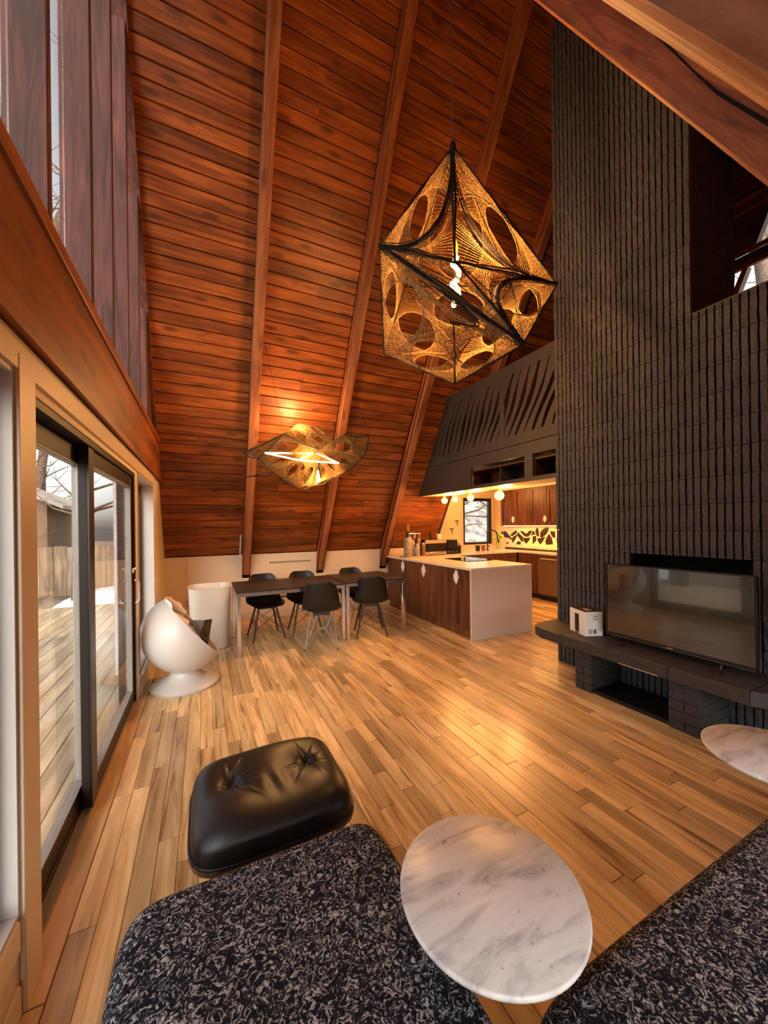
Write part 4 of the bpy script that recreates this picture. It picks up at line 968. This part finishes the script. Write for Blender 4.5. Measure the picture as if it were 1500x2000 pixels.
# wall fittings behind the table
gg = root('wall_bar', 'slim metal bar fixed on the cream knee wall above the left table', 'bar', (1.25, YK, .87))
part('bar', MB().box(.935, 1.60, YK-.03, YK-.018, .872, .892), 'steel', gg, bevel=0.003, seg=1)
for a in (.945, 1.555): part('bracket', MB().box(a, a+.03, YK-.0178, YK-.0005, .874, .890), 'black', gg)
single('access_panel', MB().box(.80, 1.66, YK-.008, YK-.0005, .42, .96), 'cream', 'flush cream hatch in the knee wall behind the left table', 'panel', bevel=0.002, seg=1)
for k, (x_, z_) in enumerate(((1.12, .375), (1.10, .31))):
    single('drawer_pull', MB().box(x_-.10, x_+.10, YK-.03, YK-.018, z_, z_+.022).box(x_-.09, x_-.07, YK-.018, YK-.0005, z_+.005, z_+.017).box(x_+.07, x_+.09, YK-.018, YK-.0005, z_+.005, z_+.017), 'black', ['upper black bar pull low on the knee wall', 'lower black bar pull low on the knee wall'][k], 'handle', bevel=0.002, seg=1)
ou = root('wall_outlet', 'gray wall outlet with white charger below the bare cable', 'outlet', (-.19, YK, .33))
part('plate', MB().box(-.235, -.165, YK-.006, YK-.0005, .28, .40), 'boxg', ou, bevel=0.002, seg=1)
part('charger', MB().box(-.225, -.18, YK-.04, YK-.0065, .31, .40), 'wplast', ou, bevel=0.008)
cb = [(-.205, YK-.02, .4005), (-.20, YK-.012, .55), (-.235, YK-.008, .70), (-.225, YK-.006, .85), (-.22, YK-.006, 1.02)]
part('cable', MB().path(cb, .0025, 5), 'boxg', ou)
ol = single('wall_outlet', MB().box(.545, .615, YK-.006, YK-.0005, .33, .43), 'trimw', 'small pale outlet on the knee wall beneath the left table', 'outlet', bevel=0.002, seg=1)
cv = [slope_pt(s_, .012) for s_ in (0.02, .1, .2, .32)]
single('cable_cover', MB().prism([slope_pt(.0, .003), slope_pt(.36, .003), slope_pt(.36, .02), slope_pt(.0, .02)], .488, .508, 'x'), 'wmatte', 'thin pale cable cover beside the leftmost rafter foot', 'cover')

# ================================================================== BIN
bn = root('waste_bin', 'tall white tapered tub beside the left end of the dining table', 'bin', (.06, 5.02, 0))
pr = [(.19, 0), (.205, .01), (.235, .72), (.24, .735), (.228, .735), (.222, .72), (.195, .03), (1e-6, .03)]
part('tub', MB().lathe(pr, (.06, 5.02, 0), 40, sx=1.0, sy=1.05, pw=4.5), 'wmatte', bn, smooth=45)
# ================================================================== BALL CHAIR (turned to face right across the picture)
bc = root('ball_chair', 'round white shell chair on a flared pedestal by the narrow window', 'chair', (-.16, 3.90, 0), rz=-YAW)
# local frame: x to the right of the picture, z up
B1 = Vector((.72, .42, .69)).normalized(); A1 = Vector((.69, 0, -.72)); A1 = (A1 - B1*A1.dot(B1)).normalized(); C1 = A1.cross(B1); cc = Vector((-.02, 0, .470))
def shellpt(th, ph, k=1.0):   # th from the back pole to the rim
    a = .335; al = .365
    r = math.sin(th)
    return cc + B1 * (-.335*k*math.cos(th)) + A1 * (al*k*r*math.cos(ph)) + C1 * (.335*k*r*math.sin(ph))
TH = math.acos(-.10/.335)
def shell_grid(k, tmax):
    return [[shellpt(tmax*i/18, 2*math.pi*j/40, k) for j in range(41)] for i in range(19)]
g1 = shell_grid(1.0, TH); g2 = shell_grid(.955, TH*.995)
mb = MB().grid(g1 + g2[::-1])
part('shell', mb, 'wplast', bc, smooth=60)
part('pedestal', MB().lathe([(.285, 0), (.29, .008), (.288, .022), (.27, .035), (.20, .06), (.145, .09), (.12, .125), (.125, .165), (.15, .185)], (-.01, 0, 0), 44), 'wplast', bc, smooth=45)
# tissue paper lining the back of the opening
pp = []
r_ = random.Random(8)
for i in range(9):
    row = []
    for j in range(13):
        ph = math.pi + (j-6)*.17; t = TH*(.72 + .30*i/8)
        p = shellpt(t, ph, .93 + .02*r_.random() + (.10 if i == 8 else 0)); row.append(p + Vector((r_.uniform(-.012, .012), r_.uniform(-.012, .012), r_.uniform(-.006, .012))))
    pp.append(row)
part('paper_lining', MB().grid(pp), 'paper', bc, smooth=True, label='crumpled white tissue paper lining')
q = []
for i in range(10):
    t = i/9; row = []
    for j in range(9):
        s_ = (j-4)/4
        p = cc + A1*(-.22 + .44*t) + B1*(.055 + .05*math.sin(t*3.1)*(1 - s_*s_) + r_.uniform(-.006, .006)) + C1*(s_*.20); row.append(p)
    q.append(row)
part('seat_cushion', MB().grid(q), 'paper', bc, smooth=True)
single_bracket = root('folded_panel', 'folded gray and black metal panel lying in the white ball chair', 'panel', (0, 0, 0), rz=0)
OFF['folded_panel'] = Vector((0, 0, 0))
fold = Matrix.Rotation(-YAW, 4, 'Z'); base_ = Vector((-.16, 3.90, 0))
def L2W(x, y, z): return base_ + (fold @ Vector((x, y, z)))
def quadslab(name, c4, th, mat):
    n = (Vector(c4[1])-Vector(c4[0])).cross(Vector(c4[3])-Vector(c4[0])).normalized()*th
    part(name, MB().hexa([Vector(p) for p in c4] + [Vector(p)+n for p in c4]), mat, single_bracket)
p1, p2, p3, p4 = L2W(.03, -.04, .46), L2W(.14, -.04, .43), L2W(.195, -.04, .60), L2W(.06, -.04, .60)
quadslab('gray_leaf', [p1, p2, p3, p4], .006, 'wire')
p5, p6 = L2W(.235, .02, .595), L2W(.19, .02, .325)
quadslab('black_leaf', [p2, p6, p5, p3], .006, 'cooktop')
ob = single_bracket; ob.location = L2W(.12, 0, .45)
for ch_ in ob.children: ch_.location = -ob.location

# ================================================================== LOUNGE OTTOMAN
ot = root('lounge_ottoman', 'black tufted leather ottoman in a walnut shell beside the tweed chaise', 'ottoman', (.245, 1.63, 0))
oc = Vector((.245, 1.63, 0)); OW, OD = .305, .275
BT = [(-.154, .02), (.162, .027)]
def ott(u, v, ww, dd):
    k = 1 - .30*(u*u*v*v); 
    return u*ww*(1-.035*v*v*1.0)*(.985 if False else 1) * (1 - .16*(abs(u)**4)*(abs(v)**6)), v*dd*(1 - .20*(abs(v)**4)*(abs(u)**6))
CRE = [[(98, .006, .06), (72, .007, .07), (20, .004, .05), (330, .006, .07), (302, .006, .08), (275, .004, .06), (215, .003, .05)],
       [(100, .007, .06), (65, .003, .05), (30, .003, .04), (325, .003, .05), (285, .004, .07), (240, .005, .07), (200, .004, .06)]]
rows = []
N1, N2 = 150, 130
for i in range(N2):
    v = -1 + 2*i/(N2-1); row = []
    for j in range(N1):
        u = -1 + 2*j/(N1-1); x_, y_ = ott(u, v, OW, OD)
        # square-ish mapping with rounded corners
        rr = (abs(u)**5 + abs(v)**5) ** .2; mm = max(abs(u), abs(v))
        if rr > 1e-6: x_, y_ = u*OW*(mm/rr if rr > mm else 1), v*OD*(mm/rr if rr > mm else 1)*(1 - .045*(1-u*u)*max(0, v))
        e = max(0, 1 - mm**6)**.38
        h = .30 + .115*e
        for bi, (bx_, by_) in enumerate(BT):
            dx, dy = x_-bx_, y_-by_; d2 = math.hypot(dx, dy); th = math.atan2(dy, dx)
            h -= .030*math.exp(-(d2/.028)**2) + .016*math.exp(-(d2/.10)**2)
            for ca_, am_, dd_ in CRE[bi]:
                da = (th - math.radians(ca_) + math.pi) % (2*math.pi) - math.pi
                if abs(da) < 1.2:
                    s_ = (da*d2 + .25*(d2-.04)**2*(1 if ca_ < 270 else -1))/.0075
                    h += .7*am_*(math.exp(-(s_-.8)**2) - math.exp(-(s_+.5)**2))*math.exp(-((d2-dd_)/(dd_*.8))**2)
        h += .0022*math.sin(x_*62 + 14*y_ + 1.6*math.sin(x_*21))*math.exp(-((y_+.07)/.07)**2)*e*math.exp(-(x_/.2)**2)
        h += .006*math.sin(x_*16+1)*math.sin(y_*11)*e
        row.append((oc.x + x_, oc.y + y_, h))
    rows.append(row)
mb = MB().grid(rows)
bot = [(p[0], p[1], .30) for p in (rows[0] + [r[-1] for r in rows[1:]] + rows[-1][-2::-1] + [r[0] for r in rows[-2:0:-1]])]
part('cushion', mb, 'leather', ot, smooth=True, recalc=False)
for bx_, by_ in BT: part('button', MB().ball((oc.x+bx_, oc.y+by_, .372), .012, 10, .5), 'leather', ot, smooth=True)
def rring(k, z, n=64):
    out = []
    for i in range(n):
        t = 2*math.pi*i/n; ct, st_ = math.cos(t), math.sin(t); e = (abs(ct)**5 + abs(st_)**5) ** -.2
        out.append((oc.x + OW*k*e*ct, oc.y + OD*k*e*st_, z))
    return out
pipe = rring(1.005, .302); part('piping', MB().path(pipe + [pipe[0]], .006, 6), 'leather', ot, smooth=True)
shl = [rring(1.022, .300), rring(1.015, .280), rring(.97, .262), rring(.80, .248), rring(.4, .245), rring(.02, .244)]
inn = [rring(1.008, .300), rring(1.003, .284), rring(.955, .270), rring(.79, .256), rring(.4, .253), rring(.02, .252)]
v = [p for r in inn[::-1] + shl for p in r]; n = 64; m_ = len(v)//n
mb = MB().add(v, [(i*n+k, i*n+(k+1) % n, (i+1)*n+(k+1) % n, (i+1)*n+k) for i in range(m_-1) for k in range(n)])
part('walnut_shell', mb, 'walnut_shell', ot, smooth=60)
part('pedestal', MB().lathe([(.03, .075), (.03, .243)], (oc.x, oc.y, 0), 16), 'black', ot, smooth=50)
for k in range(4):
    a = math.pi/4 + k*math.pi/2
    part('leg', MB().tube((oc.x, oc.y, .085), (oc.x + .22*math.cos(a), oc.y + .22*math.sin(a), .022), .016, 8, .011), 'chrome', ot, smooth=50)
    part('foot_glide', MB().lathe([(.016, 0), (.014, .012)], (oc.x + .22*math.cos(a), oc.y + .22*math.sin(a), 0), 10), 'black', ot)

# ================================================================== SOFAS
def cushion(name, x0, x1, y0, y1, z0, z1, par, crown=.02, r=.07, nx=40, ny=40):
    """rounded upholstered block"""
    rows = []; cx, cy = (x0+x1)/2, (y0+y1)/2; hw, hd_ = (x1-x0)/2, (y1-y0)/2
    prof = []
    K = 8
    for k in range(K+1):
        a = math.pi/2*k/K; prof.append((-r*(1-math.cos(a)) , -r*(1 - math.sin(a))))   # (inset, dz) from side up to top
    prof = [(-(r - r*math.cos(math.pi/2*k/K)), z1 - r + r*math.sin(math.pi/2*k/K)) for k in range(K+1)]
    prof = [(-.012, z0), (0, z0+.02)] + prof
    def ring(ins, z, n=240):
        out = []
        for i in range(n):
            t = 2*math.pi*i/n; ct, st_ = math.cos(t), math.sin(t); e = (abs(ct)**13 + abs(st_)**13) ** (-1/13)
            out.append((cx + (hw+ins)*e*ct, cy + (hd_+ins)*e*st_, z))
        return out
    rings = [ring(a, b) for a, b in prof]
    for k in range(1, 7):
        f_ = 1 - k/6.0; base = ring(prof[-1][0], 0)
        rings.append([(cx + (p[0]-cx)*max(f_, .001), cy + (p[1]-cy)*max(f_, .001), z1 + crown*(1 - f_*f_)) for p in base])
    n = 240; mb = MB().add([p for rg in rings for p in rg], [(i*n+k, i*n+(k+1) % n, (i+1)*n+(k+1) % n, (i+1)*n+k) for i in range(len(rings)-1) for k in range(n)])
    mb.f.append(tuple(range(n-1, -1, -1)))
    return part(name, mb, 'fabric', par, smooth=70)
ca = root('tweed_chaise', 'black and beige tweed chaise in front of the leather ottoman', 'chaise', (.17, .45, 0))
cushion('seat', -.215, .548, -.35, 1.245, .13, .41, ca, crown=.018, r=.05)
part('base_frame', MB().box(-.16, .50, -.30, 1.19, .06, .129), 'black', ca)
for x_ in (-.15, .45):
    for y_ in (-.28, 1.14): part('leg', MB().box(x_, x_+.04, y_, y_+.04, 0, .0595), 'black', ca)
sf = root('tweed_sofa', 'black and beige tweed sofa seat at the lower right beside the marble table', 'sofa', (1.5, .15, 0))
cushion('seat', .575, 2.75, -.45, .60, .13, .41, sf, crown=.02, r=.05)
part('base_frame', MB().box(.66, 2.68, -.40, .54, .06, .129), 'black', sf)
for x_ in (.68, 2.6):
    for y_ in (-.38, .48): part('leg', MB().box(x_, x_+.04, y_, y_+.04, 0, .0595), 'black', sf)

# ================================================================== MARBLE TABLES
def marble_table(c, r, z, lab, so=(0, 0)):
    t = root('marble_table', lab, 'table', (c[0], c[1], 0), 'round marble side tables')
    part('top', MB().lathe([(r-.012, -.020), (r-.003, -.016), (r, -.008), (r-.001, -.003), (r-.005, 0)], (c[0], c[1], z), 72), 'marble', t, smooth=50)
    part('stem', MB().lathe([(.039, .012), (.022, .05), (.018, .22), (.022, z-.06), (.06, z-.021)], (c[0]+so[0], c[1]+so[1], 0), 20), 'wplast', t, smooth=50)
    part('base', MB().lathe([(.10, 0), (.10, .006), (.04, .012)], (c[0]+so[0], c[1]+so[1], 0), 36), 'wplast', t, smooth=50)
marble_table((.655, .745), .232, .52, 'round white marble side table between chaise and sofa, nearest one', (-.03, .14))
marble_table((2.08, .655), .235, .50, 'round white marble side table by the hearth, cut by the right edge')

# ================================================================== STRING LAMPS
def string_faces(mb, faces, n, r, jit, rng, tau=.80):
    for tri in faces:
        P = [Vector(p) for p in tri]
        for c_ in range(3):
            A, B, C = P[c_], P[(c_+1) % 3], P[(c_+2) % 3]
            for i in range(1, n):
                t = i/n
                p = A + (B-A)*t*tau; q = A + (C-A)*(1-t)*tau
                jv = Vector((rng.uniform(-jit, jit), rng.uniform(-jit, jit), rng.uniform(-jit, jit)))
                mb.tube(p + jv, q + jv*.5, r, 3, cap=False)
pn = root('pendant_lamp', 'large diamond-shaped pendant lamp woven from dark cord with round openings', 'lamp', (1.845, 2.44, 2.59))
V = dict(A=(1.849,2.436,4.522), L=(1.244,2.564,3.605), R=(2.728,2.174,3.487), LL=(1.352,2.734,2.861), LR=(2.073,1.938,2.737), B=(1.843,2.439,2.59),
         M=(1.66,2.18,3.36), N=(1.604,2.133,2.881), K1=(1.782,3.136,3.771), K2=(2.761,2.714,3.79), K3=(2.205,2.819,3.07))
FA = ['ALM', 'AMR', 'LMX', 'LXN', 'MRX', 'LNY', 'YNB', 'NXB']
key = {'A':'A','L':'L','R':'R','Y':'LL','X':'LR','B':'B','M':'M','N':'N','1':'K1','2':'K2','3':'K3'}
FB = ['AL1', 'A12', 'A2R', '1LY', '1Y3', '123', '2RX', '2X3', '3YB', '3BX']
rg = random.Random(2)
sh = MB(); string_faces(sh, [[V[key[c_]] for c_ in f] for f in FA], 26, .0014, .002, rg); string_faces(sh, [[V[key[c_]] for c_ in f] for f in FB], 24, .0014, .002, rg)
part('woven_cords', sh, 'cord', pn, recalc=False, kind='stuff')
def rims(mb, faces, r, tau=.80):
    for tri in faces:
        P = [Vector(p) for p in tri]
        for c_ in range(3):
            A, B, C = P[c_], A_ if False else P[(c_+1) % 3], P[(c_+2) % 3]
            p0, p2 = A + (B-A)*tau, A + (C-A)*tau
            mb.path([p0*(1-t)**2 + A*2*t*(1-t) + p2*t*t for t in [i/12 for i in range(13)]], r, 4)
rm = MB(); rims(rm, [[V[key[c_]] for c_ in f] for f in FA + FB], .0032)
part('rim_cords', rm, 'cord', pn, recalc=False, kind='stuff')
def bundle(a, b, n, spread, r, mat='cordk', nm='cord_bundle', sag=0.0):
    a, b = Vector(a), Vector(b); mb = MB()
    for i in range(n):
        j1 = Vector((rg.gauss(0, 1), rg.gauss(0, 1), rg.gauss(0, 1)))*spread*.35; j2 = Vector((rg.gauss(0, 1), rg.gauss(0, 1), rg.gauss(0, 1)))*spread*.35
        mid = (a+b)/2 + Vector((rg.gauss(0, 1), rg.gauss(0, 1), rg.gauss(0, 1)))*spread + Vector((0, 0, -sag))
        mb.path([a + j1, a*.6 + mid*.4 + j1*.4, mid, b*.6 + mid*.4 + j2*.4, b + j2], r, 4)
    part(nm, mb, mat, pn, recalc=False, kind='stuff')
for e, n, s_ in (('AL', 5, .006), ('AR', 5, .006), ('LX', 26, .034), ('RX', 5, .006), ('LY', 4, .005), ('YB', 5, .006), ('BX', 5, .006), ('AM', 14, .014), ('LM', 10, .014), ('MR', 12, .014), ('MX', 8, .02), ('NB', 6, .008), ('A1', 4, .008), ('A2', 4, .008), ('1Y', 4, .008), ('2X', 4, .008), ('12', 4, .008), ('1L', 4, .008), ('2R', 4, .008)):
    bundle(V[key[e[0]]], V[key[e[1]]], n, s_, .0032 if s_ > .01 else .0036)
def loop(tri, c_, n, r, spread, tau=.80):
    P = [Vector(V[key[q]]) for q in tri]; A, B, C = P[c_], P[(c_+1) % 3], P[(c_+2) % 3]; mb = MB()
    for i in range(n):
        t_ = tau + rg.uniform(-.05, .12); p0, p2 = A + (B-A)*min(1, t_+.15), A + (C-A)*min(1, t_+.15); j = Vector((rg.gauss(0, 1), rg.gauss(0, 1), rg.gauss(0, 1)))*spread
        mb.path([p0*(1-t)**2 + A*2*t*(1-t) + p2*t*t + j for t in [k/14 for k in range(15)]], r, 4)
    part('cord_bundle', mb, 'cordk', pn, recalc=False, kind='stuff')
loop('ALM', 2, 16, .0034, .008); loop('MRX', 0, 14, .0034, .008); loop('AMR', 1, 6, .003, .006); loop('LXN', 1, 5, .003, .006)
ap = Vector(V['A'])
part('cord_knot', MB().lathe([(.05, -.09), (.028, -.02), (.022, .02), (.012, .035)], tuple(ap), 12), 'cordk', pn, smooth=50)
ztop = min(znear(ap.y), 6.8) - .0
part('suspension_cable', MB().tube(ap + Vector((0, 0, .03)), (ap.x, ap.y, ztop - .02), .0045, 6), 'wire', pn)
part('ceiling_rose', MB().lathe([(.05, 0), (.05, .05)], (ap.x, ap.y, ztop - .06), 16), 'black', pn)
BC = Vector((1.865, 2.44, 3.40))
part('lamp_socket', MB().lathe([(.02, 0), (.024, .06), (.018, .10)], (BC.x, BC.y, BC.z + .25), 14), 'gold', pn, smooth=50)
part('inner_cable', MB().tube((BC.x, BC.y, BC.z + .35), ap, .004, 6), 'black', pn)
hx_ = [(BC.x + .030*math.cos(t*.55)*(1 - abs(t-14)/30), BC.y + .030*math.sin(t*.55)*(1 - abs(t-14)/30), BC.z + .24 - t*.0145) for t in range(29)]
part('bulb', MB().path(hx_, .021, 8), 'filament', pn, smooth=True)
for dz in (.15, -.08): point('pendant_light', (BC.x, BC.y - .10, BC.z + dz), 30, size=.06)

cl = root('string_chandelier', 'low spiky chandelier of stretched dark mesh with glowing tubes over the dining tables', 'lamp', (1.2, 4.6, 1.93))
Q = dict(a=(.461,5.004,2.403), b=(.622,4.814,2.304), c=(.912,4.673,2.606), d=(1.12,4.794,2.786), e=(1.409,4.876,2.79), f=(1.548,4.586,2.528), g=(1.582,4.346,2.59), h=(1.943,4.393,2.616), i=(1.823,4.34,2.306), j=(1.559,4.246,2.116), k=(1.014,4.512,1.931), l=(1.208,4.529,1.952), m=(.769,4.631,2.115), n=(.633,4.92,2.101), o=(1.481,4.507,2.07), F=(1.157,4.275,2.31), G=(1.255,5.05,2.52), p=(1.30,4.50,2.40))
fc = ['abc', 'bcp', 'bmp', 'cdp', 'def', 'dpf', 'fgp', 'ghi', 'gip', 'ijp', 'jop', 'mkp', 'klp', 'lop', 'mbn', 'acG', 'cdG', 'deG', 'efG', 'fhG', 'hiG', 'ijG', 'joG', 'olG', 'lkG', 'kmG', 'mbG', 'baG', 'fgh']
mb = MB(); string_faces(mb, [[Q[c_] for c_ in f] for f in fc], 26, .0016, .004, rg, .92)
part('stretched_mesh', mb, 'cord_mesh', cl, recalc=False, kind='stuff')
mb = MB()
for e in ('ab', 'ac', 'bc', 'cd', 'de', 'dp', 'ef', 'fg', 'gh', 'hi', 'ij', 'jo', 'bm', 'mk', 'kl', 'lo', 'mn', 'fp', 'gi', 'cp', 'gp'):
    a, b = Vector(Q[e[0]]), Vector(Q[e[1]])
    m_ = (a+b)/2 + Vector((rg.uniform(-.03, .03), rg.uniform(-.03, .03), -.03)); mb.path([a, a*.5+m_*.5, m_, m_*.5+b*.5, b], .0065, 5)
mb.tube(Q['n'], (Vector(Q['n'])*1.0 + Vector((-.17, .05, -.02))), .012, 6, .004)
part('edge_cord', mb, 'cordk', cl, recalc=False, kind='stuff')
n1, n2, n3, n4, n5 = [Vector(p) for p in ((.672,4.62,2.338), (1.279,4.70,2.392), (1.051,4.46,2.247), (1.454,4.20,2.199), (1.308,4.60,2.375))]
for a, b in ((n1, n2), (n1, n3), (n2, n3), (n3, n4), (n5, n4)): part('glow_tube', MB().tube(a, b, .009, 8), 'neon', cl)
part('candle_bulb', MB().lathe([(1e-6, -.075), (.016, -.045), (.022, 0), (.014, .05), (.008, .085)], (1.288, 4.50, 2.06), 12), 'filament', cl, smooth=True)
part('lamp_socket', MB().lathe([(.014, 0), (.016, .09)], (1.288, 4.50, 2.148), 12), 'black', cl, smooth=50)
for a, b in ((Q['c'], (0.687, yfar(3.60)-.004, 3.60)), (Q['h'], (1.935, yfar(3.25)-.004, 3.25))):
    part('hanging_wire', MB().tube(a, b, .0018, 5), 'black', cl)
point('chandelier_light', (1.15, 4.45, 2.32), 24, size=.10); point('chandelier_light', (1.29, 4.40, 2.0), 18, size=.04); point('chandelier_light', (1.10, 4.72, 2.75), 26, size=.10)

# ================================================================== OUTSIDE
dk = sroot('floor.002')
part('joists', MB().box(-5.2, XW-.13, -3, 9.5, -.22, -.135), 'mortar', dk)
xx = XW - .14
while xx > -4.6:
    part('deck_board', MB().box(xx - .138, xx, -3, 9.4, -.132, -.105), 'deck', dk, bevel=0.003, seg=1); xx -= .144
gd = MB(); r_ = random.Random(5)
rows = []
for i in range(26):
    rows.append([(-40 + j*3.6, -20 + i*3.4, -.45 + r_.uniform(-.12, .12) + (0.02*max(0, abs(-40 + j*3.6) - 8))) for j in range(30)])
g_ = struct('ground', MB().grid(rows), 'soil', smooth=True)
def snowpile(x, y, rx, ry, h):
    rows = []
    for i in range(13):
        row = []
        for j in range(17):
            u, w = -1 + i/6, -1 + j/8; e = max(0, 1 - u*u - w*w)
            row.append((x + u*rx, y + w*ry, -.50 + h*e**.7 + (r_.uniform(0, .05) if e > 0 else 0)))
        rows.append(row)
    return MB().grid(rows)
single('snow_bank', snowpile(-7.0, 9.9, 3.6, 3.2, .62), 'snow', 'low bank of old snow beyond the wooden deck', 'snow', smooth=True)
single('snow_bank', snowpile(-1.9, 11.4, 1.4, 1.6, .45), 'snow', 'smaller snow patch near the fence outside', 'snow', smooth=True)
hill = []
for i in range(22):
    row = []
    for j in range(26):
        x_ = 3.0 + j*.9; y_ = 8.5 + i*.7; row.append((x_, y_, -.5 + 5.2*(1 - math.cos(min(1, i/18)*math.pi))/2 + r_.uniform(-.12, .12)))
    hill.append(row)
single('snow_bank', MB().grid(hill), 'hillside', 'snowy slope rising behind the kitchen window', 'snow', smooth=True)
shd = root('garden_shed', 'brown garden shed with pale gabled roof seen through the sliding door', 'shed', (-6.5, 16.0, -.4))
part('walls', MB().prism([(-8.6, -.4), (-4.4, -.4), (-4.4, 2.3), (-6.5, 3.3), (-8.6, 2.3)], 15.0, 18.0, 'y'), 'shedw', shd)
for sg in (-1, 1):
    part('roof_slope', MB().prism([(-6.5, 3.42), (-6.5, 3.30), (-6.5 + sg*2.6, 2.08), (-6.5 + sg*2.6, 2.20)], 14.6, 18.4, 'y'), 'shedr', shd)
part('door', MB().box(-7.0, -6.0, 14.96, 14.999, -.4, 1.7), 'fence', shd)
fe = root('board_fence', 'tan board fence beyond the deck and the snow', 'fence', (-3, 14, -.45))
for k in range(46): part('board', MB().box(-9.5 + k*.30, -9.5 + k*.30 + .285, 13.4 + (k % 2)*.012, 13.43 + (k % 2)*.012, -.45, .95 + .02*math.sin(k*2.1)), 'fence', fe)
for k in range(6): part('post', MB().box(-9.4 + k*2.5, -9.28 + k*2.5, 13.46, 13.58, -.45, 1.0), 'fence', fe)
def make_tree(seed, h=14, r0=.2):
    rr = random.Random(seed); t = root('tree', 'x', 'tree', (0, 0, 0), 'bare trees around the house')
    pts = [(rr.uniform(-.1, .1)*i, rr.uniform(-.1, .1)*i, h*i/7) for i in range(8)]
    part('trunk', MB().path(pts, [r0*(1-.1*i) for i in range(8)], 9), 'bark', t, smooth=True)
    mb = MB()
    for k in range(46):
        z = h*rr.uniform(.12, .97); a = rr.uniform(0, 6.28); L = rr.uniform(.9, 2.4)*(1.15 - z/h)
        i = min(6, int(z/h*7)); f_ = z/h*7 - i; p = Vector(pts[i])*(1-f_) + Vector(pts[i+1])*f_
        d = Vector((math.cos(a), math.sin(a), rr.uniform(.1, .7))); q = p + d*L*.5 + Vector((0, 0, rr.uniform(-.1, .2))); e = p + d*L + Vector((0, 0, rr.uniform(-.2, .4)))
        mb.path([p, q, e], [.035, .02, .006], 5)
        for s_ in range(4):
            b = q + (e-q)*rr.random(); mb.tube(b, b + Vector((rr.uniform(-.5, .5), rr.uniform(-.5, .5), rr.uniform(-.1, .5))), .009, 4, .003)
    part('branches', mb, 'bark', t, recalc=False, kind='stuff')
    return t
tp_ = [make_tree(s_, h_, r0) for s_, h_, r0 in ((1, 15, .22), (2, 13, .16), (3, 17, .26))]
TS_ = [(-2.6, 11.0), (-4.2, 12.4), (-7.4, 12.8), (-6.5, 21.5), (-2.0, 19.5), (-10.5, 15.5), (-1.6, 16.5), (-9, 22), (-6.2, 8.2), (-4.2, 5.0), (-9.6, 10.2),
       (6.3, 9.2), (7.6, 9.9), (8.7, 11.6), (9.7, 10.6), (10.2, 13.4), (11.8, 16.0),
       (10.5, 2.2), (12.4, 4.0), (14.6, 2.6), (15.6, 5.2)]
for k, (x_, y_) in enumerate(TS_):
    t = tp_[k % 3] if k < 3 else copy_tree(tp_[k % 3])
    t.location = (x_, y_, -.5 if abs(x_) < 8 else -.4); t.rotation_euler.z = k*1.9; t.scale = (1, 1, 1)
    t['label'] = 'bare tree standing in the woods ' + ('outside the tall glass gable wall' if x_ < 0 else 'behind the kitchen window' if y_ > 7 else 'outside the upper windows at the right')
    t['group'] = 'trees ' + ('outside the glass wall' if x_ < 0 else 'behind the kitchen' if y_ > 7 else 'beyond the loft windows')
